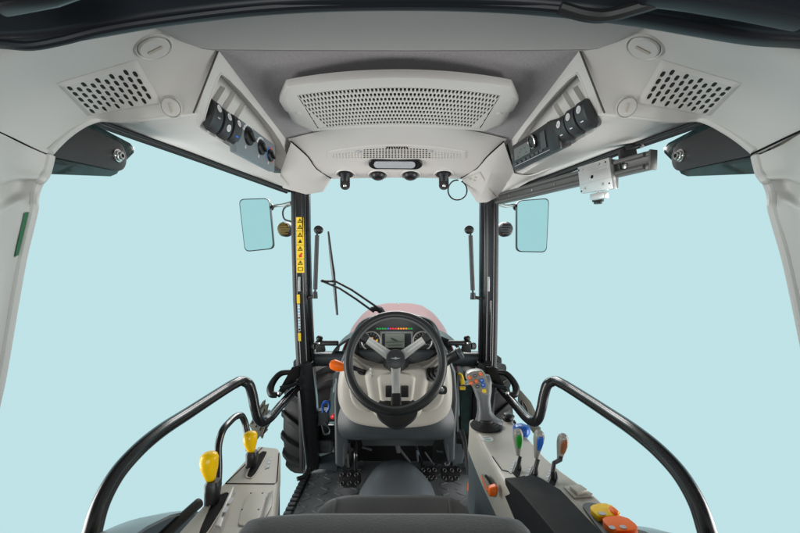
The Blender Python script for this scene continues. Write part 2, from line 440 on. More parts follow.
    # turn caps
    for (cx, cy, rad) in ((153, 46, .033), (172, 107, .023)):
        c, n = cast(bv, Mx(side, cx), cy)
        n = (n+(EYE-c).normalized()*0.05).normalized()
        mb = MB(); mb.lathe([(rad*1.16, -.006), (rad*1.16, .002), (rad*1.05, .006), (rad*.99, .004), (rad*.97, -.001), (0, -.001)], c, n, 36)
        cap = part('cap_collar', mb, TRIM, t)
        mb = MB(); mb.lathe([(rad*.93, -.006), (rad*.93, .006), (rad*.86, .0085), (0, .009)], c, n, 36); part('turn_cap', mb, TRIM, cap)
        a, b, n = basis(n)
        mb = MB(); mb.plate(c+n*.0085, rrect(rad*.2, rad*.95, rad*.08), (a, b, n), .0025)
        part('cap_slot', mb, TRIMD, cap)
    if side < 0:
        # green tell-tale strip on the pillar cover
        pts = []
        for (x, y) in ((24.5, 213), (28.5, 212), (18, 255), (14.5, 257)):
            h, n = cast(bv2, x, y); pts.append(h+n*.001)
        mb = MB(); mb.prism(pts, Vector((.002, -.003, 0))); part('green_strip', mb, mat('green_strip_paint', (.015, .16, .06), .45), t, bevel=.0015)

# ---- overhead consoles
JOINT = mat('dark_joint_plastic', (.07, .06, .048), .6)
def console_frame(side):
    A = MP(side, 218, 51, .914); Cc = MP(side, 194, 113, .964); D = MP(side, 281, 174, 1.72)
    s = (D-Cc).normalized(); n = s.cross(A-Cc); n.normalize()
    if n.dot(EYE-A) < 0: n = -n
    t = n.cross(s); t = t if t.z > 0 else -t
    return A, s, t, n
def plate_with_hole(mb, outer, hole, wall, back=True):
    bm = mb.bm
    o = [bm.verts.new(p) for p in outer]; h = [bm.verts.new(p) for p in hole]
    eo = [bm.edges.new((o[i], o[(i+1) % len(o)])) for i in range(len(o))]
    eh = [bm.edges.new((h[i], h[(i+1) % len(h)])) for i in range(len(h))]
    bmesh.ops.triangle_fill(bm, use_beauty=True, edges=eo+eh)
    b = [bm.verts.new(Vector(p)+wall) for p in hole]
    for i in range(len(h)): mb.face([h[i], h[(i+1) % len(h)], b[(i+1) % len(h)], b[i]])
    if back: mb.face(b)

def rocker(side, A, s, t, n, x0, x1, y0, y1, parent, icons, lift=.0):
    """bulging paddle switch filling pixel box on plane A, n"""
    cL = hit_plane(x0, (y0+y1)/2, A, n); cR = hit_plane(x1, (y0+y1)/2, A, n)
    cm = hit_plane((x0+x1)/2, (y0+y1)/2, A, n)
    top = hit_plane((x0+x1)/2, y0, A, n); bot = hit_plane((x0+x1)/2, y1, A, n)
    hgt = abs((top-bot).dot(t)); wid = abs((cR-cL).dot(s))*.68
    prof = []
    for i in range(13):
        a = -1+2*i/12
        prof.append((a*hgt/2, -.016+.028*math.sqrt(max(0, 1-a*a*.88))+.004*a))
    ring = [cm+t*a+n*b for a, b in prof]+[cm+t*hgt*.36-n*.018, cm-t*hgt*.36-n*.018]
    mb = MB(); mb.prism([p-s*wid/2 for p in ring], s*wid)
    o = part('rocker_switch', mb, BLACKS, parent, bevel=.003, seg=2)
    for (ty, kind, m) in icons:
        i = (ty+1)/2; a = ty*hgt/2; b = -.016+.028*math.sqrt(max(0, 1-ty*ty*.88))+.004*ty
        c = cm+t*a+n*(b+.0006)
        sl = (-.028*ty*.88/math.sqrt(max(.05, 1-ty*ty*.88))+.004)/(hgt/2)
        nn = (n-t*sl).normalized(); tt = (t+n*sl).normalized()
        mb = MB()
        if kind == 'o':
            mb.lathe([(.0095, 0), (.0095, .0008), (.0068, .0008), (.0068, 0)], c, nn, 20, tt)
            mb.box(c+nn*.0005, (.0022, .008, .0008), (s, tt, nn)); mb.box(c+nn*.0005+s*.003, (.0015, .005, .0008), (s, tt, nn))
        else:
            mb.box(c+nn*.0004, (.011, .0028, .0009), (s, tt, nn))
        part('switch_icon', mb, m, o)
    return o
BLACKS = mat('satin_black_switch', (0.028, 0.031, 0.034), 0.42, bump=.06, var=.1)

for side in (-1, 1):
    A, s, t, n = console_frame(side)
    if side > 0: pass
    lab = ('overhead console with climate dials along the roof side opposite the radio' if side < 0 else
           'overhead console holding the radio along the roof side')
    oc = thing('overhead_console', lab, 'console', MP(side, 240, 120, 1.15), 'overhead side consoles')
    hp = lambda x, y, off=0.0: hit_plane(Mx(side, x), y, A+n*off, n)
    outer = [(219, 49.5), (222, 52.5), (291, 142), (289, 150), (282.5, 173.5), (279, 176), (204, 131), (197, 125), (194, 113)]
    hole = [(224, 69), (288, 148), (283.5, 169), (280, 174), (207, 130), (202, 123), (216, 80)]
    ho = chaikin([hp(*p) for p in hole], 2)
    ou = [hp(*p) for p in outer]
    mb = MB(); plate_with_hole(mb, ou, ho, -n*.048)
    part('console_shell', mb, TRIM, oc, ang=40)
    # raised bead round the opening
    mb = MB(); mb.tube(ho+[ho[0]], .0028, 8, smooth=False, caps=False); part('opening_bead', mb, TRIM, oc)
    # dark joint towards the corner trim
    mb = MB(); mb.tube([hp(218.6, 49.5, .0), hp(193.5, 113, .0)], .0022, 8); part('panel_joint', mb, JOINT, oc)
    mb = MB(); mb.tube([hp(291, 142, -.001), hp(282.5, 174, -.001)], .0035, 8); part('panel_joint', mb, DARK, oc)
    mb = MB(); mb.prism([hp(288.5, 140, -.035), hp(300, 146, -.035), hp(292, 186, -.035), hp(283.5, 176, -.035)], -n*.01); part('end_backing', mb, DARK, oc)
    # underside shelf out to the door seal
    in_e = [hp(194, 113), hp(197, 125), hp(240, 152.7), hp(279, 176), MP(side, 290, 187, 1.86)]
    out_e = [MP(side, 103, 120, 1.0), MP(side, 118, 126, 1.06), MP(side, 190, 152.5, 1.32), MP(side, 255, 177, 1.68), MP(side, 292, 191, 1.98)]
    mid = [a*.5+b*.5-Vector((0, 0, .006)) for a, b in zip(in_e, out_e)]
    mb = MB(); mb.sheet([in_e, mid, out_e, [p+Vector((side*.02, 0, .03)) for p in out_e]]); part('underside_shelf', mb, TRIM, oc, solid=-.004 if side < 0 else -.004, ang=50)
    # door-top rubber seals just outside the shelf
    for dz, dx, rr, m in ((-.004, .002, .0055, SEAL), (-.003, .014, .005, ALUD), (-.006, .027, .0075, SEAL)):
        mb = MB(); mb.tube([p+Vector((side*dx, 0, dz)) for p in out_e], rr, 8); part('door_seal', mb, m, oc)
    # small moulded mark
    hpx = MP(side, 273, 176.5, 1.72)
    mb = MB(); mb.ball(hpx, (.014, .012, .004), 8); part('moulded_pip', mb, TRIMD, oc)
    # back of the opening: three rib dividers behind the switches
    B = A-n*.046
    for (x, y0, y1) in ((226, 92, 112), (236, 104, 122), (216, 86, 104)):
        mb = MB()
        p0 = hit_plane(Mx(side, x), y0, B, n); p1 = hit_plane(Mx(side, x), y1, B, n)
        mb.box((p0+p1)/2+n*.006, (.004, (p1-p0).length, .014), (s, t, n)); part('divider_rib', mb, TRIM, oc)
    if side < 0: a0_, a1_, a2_ = P(234.5, 115, 1.13), P(275.5, 145.5, 1.41), P(237, 152, 1.155)
    else: a0_, a1_, a2_ = P(557, 121, 1.12), P(512, 146, 1.41), P(561, 149, 1.145)
    sp_ = (a1_-a0_).normalized(); np_ = sp_.cross(a2_-a0_).normalized(); np_ = np_ if np_.dot(EYE-a0_) > 0 else -np_
    if side > 0: sp_ = -sp_
    tp_ = np_.cross(sp_); tp_ = tp_ if tp_.z > 0 else -tp_; Bp_ = a0_
    B2 = Bp_
    ic3 = {-1: [[(.5, 'o', WHITE), (-.1, '-', GREYP)], [(.5, 'o', WHITE), (-.25, 'o', WHITE)], [(.45, 'o', WHITE), (-.5, '-', LB)]],
           1: [[(.5, 'o', WHITE), (-.3, '-', WHITE)], [(.5, 'o', WHITE), (-.3, '-', WHITE)], [(.5, 'o', WHITE), (-.3, '-', WHITE)]]}[side]
    boxes = [(207.5, 222, 100, 133), (219.5, 231, 109, 140), (229.5, 240.5, 115.5, 144)] if side < 0 else [(576, 593, 99, 133), (566, 581, 107, 139), (556, 571.5, 115, 145)]
    for bx, ic in zip(boxes, ic3): rocker(side, B2, sp_, tp_, np_, *bx, oc, ic)
    # blind fourth place

    if side < 0:
        # climate panel with three dials
        s, t, n, Bp = sp_, tp_, np_, Bp_
        q = [(234.5, 115), (275.5, 145.5), (274.5, 172), (237, 152)]
        cp = thing('climate_panel', 'blue-grey climate control panel with three black rotary dials', 'control panel', hit_plane(255, 146, Bp, n))
        pts = [hit_plane(x, y, Bp, n) for x, y in q]
        mb = MB(); mb.prism([p-n*.022 for p in pts], n*.022); part('face_plate', mb, PANEL, cp, bevel=.0025)
        mb = MB(); mb.prism([hit_plane(x, y, Bp-n*.03, n) for x, y in ((234, 146), (274.5, 169), (274.5, 173.2), (237, 153.5))], n*.026); part('lower_lip', mb, BLACKP, cp, bevel=.003)
        for k, (x, y, rr) in enumerate(((248.5, 136.5, .027), (261, 147.5, .024), (270, 155.5, .021))):
            c = hit_plane(x, y, Bp, n)
            mb = MB(); mb.lathe([(rr, 0), (rr, .004), (rr*.95, .006), (rr*.82, .005), (rr*.8, .006), (rr*.72, .007), (0, .0075)], c, n, 30, t)
            dl = part('dial', mb, BLACKP, cp)
            a_ = R(-25); g_ = s*math.cos(a_)+t*math.sin(a_); h_ = n.cross(g_)
            mb = MB(); mb.box(c+n*.0115, (rr*1.5, rr*.36, .010), (g_, h_, n)); part('grip_bar', mb, BLACKP, dl, bevel=.003)
            if k == 2:
                for a0, a1, m in ((100, 215, mat('cold_blue_arc', (.02, .14, .5), .5)), (-50, 95, mat('warm_red_arc', (.6, .06, .04), .5))):
                    mb = MB(); r0, r1 = rr*1.12, rr*1.38
                    arc = [R(a0+(a1-a0)*i/14) for i in range(15)]
                    mb.prism([c+(s*math.cos(a)+t*math.sin(a))*r1 for a in arc]+[c+(s*math.cos(a)+t*math.sin(a))*r0 for a in arc[::-1]], n*.0008)
                    part('temperature_arc', mb, m, cp)
            else:
                mb = MB()
                for i in range(9):
                    a = R(20+i*17); w_ = .0016+.00035*i
                    mb.lathe([(w_, 0), (w_, .0008)], c+(s*math.cos(a)+t*math.sin(a))*rr*1.25, n, 8)
                part('dial_scale', mb, WHITE, cp)
            mb = MB(); mb.plate(c-t*rr*1.35-s*rr*.55, rrect(.008, .010, .002), (s, t, n), .0008)
            part('dial_symbol', mb, GREYP, cp)
    else:
        # radio
        s, t, n, Bp = sp_, tp_, np_, Bp_
        H = lambda x, y, off=0.0: hit_plane(x, y, Bp+n*off, n)
        rd = thing('car_radio', 'black car radio with grey display and chrome ringed knob', 'radio', H(532, 150))
        mb = MB(); mb.prism([p-n*.036 for p in (H(512, 146), H(549, 121), H(557, 121), H(561, 149), H(514.5, 171), H(512, 167))], n*.036); part('radio_body', mb, BLACKP, rd, bevel=.004)
        mb = MB(); mb.prism([H(514.2, 149, .001), H(529.5, 140.5, .001), H(530.5, 152.5, .001), H(514.8, 161, .001)], n*.001); part('display', mb, LCD2, rd)
        c = H(533.5, 141)
        mb = MB(); mb.lathe([(.021, 0), (.021, .007), (.020, .009), (.017, .009), (.017, .007), (0, .007)], c, n, 28); kn = part('volume_knob', mb, BLACKP, rd)
        mb = MB(); mb.lathe([(.0215, .005), (.0222, .0075), (.0215, .0095), (.0198, .0105), (.0185, .0085)], c, n, 28, cap=False); part('chrome_ring', mb, CHROME, kn)
        for i in range(7):
            f = i/6; x = 516+f*25; y = 164.5-f*14.2
            mb = MB(); mb.box(H(x, y, .001), (.020, .0085, .004), (s, t, n)); part('preset_button', mb, SLATED, rd, bevel=.001)
        for off in (0, 1.6, 3.2):
            mb = MB(); mb.tube([H(515, 166.5+off, .001), H(557, 146.2+off*1.1, .001)], .0012, 6); part('trim_line', mb, GREYP if off == 0 else SLATED, rd)
        mb = MB(); mb.prism([H(540.5, 133, .0), H(545, 130, .0), H(547.5, 147, .0), H(542, 149.5, .0)], n*.004); part('button_column', mb, SLATED, rd, bevel=.0015)
        mb = MB(); mb.prism([H(550, 121, .0), H(560, 119.5, .0), H(562.5, 148, .0), H(553, 151.5, .0)], n*.012); part('end_block', mb, BLACKP, rd, bevel=.003)
        mb = MB()
        for (x, y) in ((518, 157), (521, 149.5), (524.5, 148), (519.5, 152.5), (526, 152)): mb.box(H(x, y, .0022), (.012, .003, .0006), (s, t, n))
        part('display_text', mb, SLATED, rd)

# ---- central return-air grille under the headliner
zg = .458
def gmap(u, v):     # u -1..1 across, v 0..1 rear to front
    rear = .945+.080*u*u; front = 1.292+.078*u*u
    wx = .30
    d = rear+(front-rear)*v
    return V(-.003+u*wx, d, zg-.010*(1-u*u)+.006*(v-.5)), Vector((0, 0, -1))
gr = thing('air_grille', 'large pale grey perforated return air grille hanging under the grey headliner', 'air grille', V(0, 1.13, .47))
mb = MB(); NU, NV = 52, 9
ui, vi0, vi1 = .90, .15, .93
perforated(mb, gmap, (-ui, ui, vi0, vi1), NU, NV, .7, .8, .004, pw=5, hole=lambda u, v: (0, 0) if abs(u) > ui*(.99-.12*max(0, v-.5)/.43) else (.66, .86))
out = [(-1.10, .22), (-.94, .0)]+[(-.94+1.88*i/20, 0) for i in range(1, 20)]+[(.94, .0), (1.10, .22), (1.12, .42), (1.095, .44), (1.12, .62), (1.13, .64), (1.13, .76), (.97, 1.0)]+[(.97-1.94*i/20, 1.0) for i in range(1, 20)]+[(-.97, 1.0), (-1.13, .76), (-1.13, .64), (-1.12, .62), (-1.095, .44), (-1.12, .42)]
def on_outline(u, v):
    c = Vector((0, .56)); d = Vector((u, v))-c; best = None
    for i in range(len(out)):
        a = Vector(out[i]); b = Vector(out[(i+1) % len(out)]); e = b-a
        den = d.x*e.y-d.y*e.x
        if abs(den) < 1e-9: continue
        w = a-c; tt = (w.x*e.y-w.y*e.x)/den; uu = (w.x*d.y-w.y*d.x)/den
        if tt > 0 and -1e-6 <= uu <= 1+1e-6 and (best is None or tt < best): best = tt
    q = c+d*(best or 1); return q.x, q.y
inner = []
for i in range(NU*5): inner.append((-ui+2*ui*i/(NU*5), vi0))
for i in range(NV*6): inner.append((ui, vi0+(vi1-vi0)*i/(NV*6)))
for i in range(NU*5): inner.append((ui-2*ui*i/(NU*5), vi1))
for i in range(NV*6): inner.append((-ui, vi1-(vi1-vi0)*i/(NV*6)))
ringi = [gmap(*p)[0] for p in inner]; ringo = [gmap(*on_outline(*p))[0] for p in inner]
mid_ = [a*.3+b*.7 for a, b in zip(ringi, ringo)]
cen = V(0, 1.13, zg)
edge = [p+(p-cen)*.012+Vector((0, 0, .004)) for p in ringo]
low = [p+(p-cen)*.012+Vector((0, 0, .020)) for p in ringo]
mb.loft([ringi, mid_, ringo, edge, low], False)
part('grille_panel', mb, TRIM, gr, ang=45)
mb = MB(); mb.sheet([[gmap(-.94+1.88*i/20, .11+.85*j/4)[0]+Vector((0, 0, .009)) for i in range(21)] for j in range(5)])
part('filter_backing', mb, mat('filter_foam', (.055, .055, .045), .9, var=.5, vscale=120), gr)
for sx in (-1, 1):
    p, _ = gmap(sx*1.0, .50); mb = MB(); mb.lathe([(.009, -.001), (.009, .0016), (.007, .0022), (0, .0022)], p, Vector((0, 0, -1)), 20); part('latch_button', mb, TRIM, gr)

# ---- front header with speaker perforation, lamp and sun-blind mounts
fh = thing('front_header', 'pale grey front roof header with central perforations above the windscreen opening', 'header panel', P(397, 160, 1.65))
g = [[(288, 139, 1.535), (320, 131.5, 1.45), (360, 126.5, 1.398), (397, 125, 1.383), (436, 126.5, 1.398), (475, 131.5, 1.45), (507, 139, 1.535)],
     [(291, 142.5, 1.565), (322, 136, 1.485), (360, 131.5, 1.435), (397, 130, 1.42), (436, 131.5, 1.435), (473, 136, 1.485), (504, 142.5, 1.565)],
     [(308, 157, 1.66), (328, 150, 1.62), (362, 145, 1.585), (397, 143.5, 1.575), (434, 145, 1.585), (468, 150, 1.62), (487, 157, 1.66)],
     [(316, 169, 1.76), (334, 163, 1.73), (364, 160, 1.71), (397, 159.5, 1.70), (432, 160, 1.71), (462, 163, 1.73), (479, 169, 1.76)],
     [(331, 178, 1.855), (345, 176, 1.83), (368, 174.5, 1.815), (397, 174, 1.81), (428, 174.5, 1.815), (450, 176, 1.83), (464, 178, 1.855)],
     [(333, 178.5, 1.89), (346, 178.7, 1.87), (368, 178, 1.86), (397, 177.7, 1.855), (428, 178, 1.86), (450, 178.7, 1.87), (462, 178.5, 1.89)],
     [(333, 172, 1.92), (346, 172, 1.91), (368, 171, 1.90), (397, 171, 1.90), (428, 171, 1.90), (450, 172, 1.91), (462, 172, 1.92)]]
rows = interp_grid([[P(*c) for c in r] for r in g], 7)
mb = MB(); mb.sheet(rows); bvh_h = mb.bvh(); part('header_shell', mb, TRIM, fh, ang=60)
def arc_map(off):
    memo = {}
    def f(u, v):
        k = (round(u, 5), round(v, 5))
        if k not in memo:
            x = 397+u*(68-0*v); top = 145.0+6.2*u*u; bot = 157.5
            h, n = cast(bvh_h, x, top+(bot-top)*v); memo[k] = (h+n*off, n)
        return memo[k]
    return f
fm = arc_map(.0045)
def hsize(u, v):
    if abs(u) > .97: return (0, 0)
    if abs(u) < .5 and v > .18: return (.72, .80)
    return (.50, .46) if v > .25 else (0, 0)
mb = MB(); perforated(mb, fm, (-1, 1, 0, 1), 44, 6, .5, .5, .0030, hole=hsize, pw=4, stagger=False)
fb = arc_map(.0004); ri = []; ro = []
for k in range(60):
    u = -1+2*k/60; ri.append(fm(u, 0)[0]); ro.append(fb(u*1.025, -.10)[0])
for k in range(10): ri.append(fm(1, k/10)[0]); ro.append(fb(1.025, -.10+1.2*k/10)[0])
for k in range(60): ri.append(fm(1-2*k/60, 1)[0]); ro.append(fb((1-2*k/60)*1.025, 1.10)[0])
for k in range(10): ri.append(fm(-1, 1-k/10)[0]); ro.append(fb(-1.025, 1.10-1.2*k/10)[0])
mb.loft([ri, ro], False)
part('speaker_grille', mb, TRIM, fh, ang=50)
fl = arc_map(.001)
mb = MB(); mb.sheet([[fl(-.98+1.96*i/30, .02+.96*j/3)[0] for i in range(31)] for j in range(4)]); part('speaker_liner', mb, DARK, fh)
for (x, y, w_) in ((358.5, 150, .010), (430, 149.6, .010)):
    h, n_ = cast(bvh_h, x, y); a, b, n_ = basis(n_); mb = MB(); mb.lathe([(w_, 0), (w_, .008), (w_*.5, .0105), (0, .0105)], h, n_, 18); part('screw_cap', mb, GREYP, fh)
h, n_ = cast(bvh_h, 397, 146); a, b, n_ = basis(n_, YA); mb = MB()
for i in range(9): mb.box(h+a*(i-4)*.010+n_*.0075, (.005, .009, .003), (a, b, n_))
part('microphone_slots', mb, DARK, fh)
# interior lamp
h, n_ = cast(bvh_h, 395.5, 163); a, b, n_ = basis((n_+Vector((0, -.5, -.1))).normalized(), YA)
lp = thing('cabin_lamp', 'oval cabin lamp with black bezel and clear lens in the front header', 'lamp', h)
mb = MB(); mb.loft([[h+a*u*k+b*v*k+n_*z for u, v in rrect(.232, .052, .0259, 8)] for k, z in ((1, -.004), (1, .008), (.96, .011), (.86, .011), (.84, .007))]); part('bezel', mb, BLACKP, lp)
mb = MB(); mb.loft([[h+a*(u*k+.004)+b*(v*k+.002)+n_*z for u, v in rrect(.178, .034, .0169, 8)] for k, z in ((1, .006), (1, .0115), (.9, .0135))]); part('lens', mb, LENS, lp)
mb = MB()
for i in range(11): mb.box(h+a*(-.066+i*.0140)+b*.002+n_*.0138, (.0016, .024, .0008), (a, b, n_))
part('lens_flutes', mb, GREYP, lp)
# four collars: two sun-blind clips outside, two dark domes inside
for k, (x, y) in enumerate(((345.5, 174.5), (378, 174.8), (410.5, 174.8), (443.5, 174.5))):
    h, n_ = cast(bvh_h, x, y); a, b, n_ = basis((n_*.4+Vector((0, -.25, -1))).normalized(), Vector((0, 1, 0)))
    if k in (0, 3):
        o = thing('blind_clip', 'black hanging sun blind clip ' + ('beside the loop of thin cable' if k == 3 else 'at the header end above the yellow warning sticker side'), 'clip', h, 'sun blind clips on the front header')
    else:
        o = thing('roof_dome', 'small black dome under the front header ' + ('nearer the climate console' if k == 1 else 'nearer the radio'), 'dome', h, 'black domes under the front header')
    mb = MB(); mb.lathe([(.046, -.012), (.046, .0), (.042, .004), (.036, .0), (.034, -.008)], h, n_, 30); part('collar', mb, TRIM, o)
    mb = MB(); mb.lathe([(.034, -.006), (.034, .0015), (0, .0015)], h, n_, 26); part('collar_plate', mb, BLACKP, o)
    if k in (1, 2):
        mb = MB(); mb.lathe([(.032, .0), (.031, .008), (.026, .016), (.016, .0215), (.006, .0235), (0, .0235)], h, n_, 26); part('dome_cover', mb, BLACKP, o)
    else:
        b0 = h+Vector((0, -.012, -.004))
        for sx in (-.014, .014):
            mb = MB(); mb.tube([b0+Vector((sx, 0, .008)), b0+Vector((sx*.8, -.002, -.012)), b0+Vector((sx*.7, -.002, -.03))], .007, 8); part('prong', mb, SLATE, o)
        mb = MB(); mb.plate(b0+Vector((0, .006, -.035)), rrect(.044, .066, .0200, 6), (Vector((1, 0, 0)), Vector((0, 0, 1)), Vector((0, -1, 0))), .012); pd = part('clip_pad', mb, BLACKP, o, bevel=.003)
        mb = MB(); mb.lathe([(.0065, 0), (.0065, .004), (.004, .006), (0, .006)], b0+Vector((0, -.006, -.050)), Vector((0, -1, 0)), 16); part('clip_screw', mb, CHROME, pd)
# wire loop
lo = MB(); cl = P(457.5, 190, 1.86)
lo.tube([cl+Vector((.044*math.sin(a), .004*math.sin(2*a), .046*math.cos(a))) for a in [2*math.pi*i/40+.4 for i in range(39)]], .0035, 8, smooth=False)
tag(lo.build('cable_loop', BLACKP), 'thin black cable loop hanging by the corner cover with the small lid', 'cable')

# ---- front corner pods
for side in (-1, 1):
    if side < 0:
        pts = [(291, 141.5, 1.545), (308, 157, 1.655), (316.5, 169, 1.755), (331, 178.5, 1.85), (322, 192, 1.93), (306, 194.5, 1.95), (282.5, 188, 1.86), (279.5, 174, 1.71)]
        lab = 'pale grey faceted corner cover at the top of the pillar with yellow warning stickers'
    else:
        pts = [(504, 141.5, 1.545), (487, 157, 1.655), (477, 168.5, 1.755), (461, 178.5, 1.85), (478, 203, 1.93), (487, 202.5, 1.945), (516.5, 188, 1.86), (515, 174, 1.71)]
        lab = 'pale grey faceted corner cover with a small lid next to the radio'
    t = thing('corner_cover', lab, 'cover', P(*pts[4]), 'front corner covers of the roof')
    P3 = [P(*p) for p in pts]; cc = P(306 if side < 0 else 491, 173, 1.74)
    mb = MB(); v = [mb.bm.verts.new(p) for p in P3]; c_ = mb.bm.verts.new(cc)
    w = [mb.bm.verts.new(p+Vector((side*.012, .10, .02))) for p in P3]
    for i in range(8): mb.face([v[i], v[(i+1) % 8], c_]); mb.face([v[i], w[i], w[(i+1) % 8], v[(i+1) % 8]])
    mb.face(w)
    part('cover_shell', mb, TRIM, t, bevel=.004, ang=28)
    mb = MB(); mb.tube([P3[i]+Vector((0, .003, .001)) for i in (0, 1, 2, 3)], .0028, 6); part('cover_joint', mb, DARK, t)
    if side > 0:
        def on(x, y):   # pixel onto the cover's facets
            d = (P(x, y, 1)-EYE).normalized(); best = None
            for i in range(8):
                a, b = P3[i], P3[(i+1) % 8]; nn = (a-cc).cross(b-cc).normalized()
                tt = (cc-EYE).dot(nn)/d.dot(nn); p = EYE+d*tt
                if (a-cc).cross(p-cc).dot(nn) >= -1e-6 and (p-cc).cross(b-cc).dot(nn) >= -1e-6: return p-d*.002
            return P(x, y, 1.85)
        mb = MB(); mb.tube([on(x, y) for x, y in ((463, 179), (471, 175.5), (480, 172), (484, 179), (490, 190), (496, 197))], .0022, 6, smooth=False); part('lid_joint', mb, TRIMD, t)
        for (x, y) in ((470, 178.6), (475.2, 177), (474.3, 180)):
            mb = MB(); mb.ball(on(x, y), (.006, .004, .006), 6); part('lid_catch', mb, TRIMD, t)
        # lower fairing sweeping out to the door seal
        mb = MB(); mb.sheet(interp_grid([[P(511, 173, 1.72), P(530, 176, 1.6), P(552, 168, 1.5)], [P(505, 185, 1.84), P(520, 182, 1.72), P(545, 173, 1.55)], [P(492, 199, 1.93), P(511, 191, 1.88), P(535, 178, 1.66)]], 5)); part('lower_fairing', mb, TRIM, t, solid=.004, ang=60)
# ================================================================== PILLARS, MIRRORS, OUTSIDE
XA, YA, ZA = Vector((1, 0, 0)), Vector((0, 1, 0)), Vector((0, 0, 1))
def post(path, sec, mb):
    """2-D section (x right, y forward) swept down a list of points"""
    mb.loft([[p+Vector((u*k, v, 0)) for u, v in sec] for p, k in path]); return mb

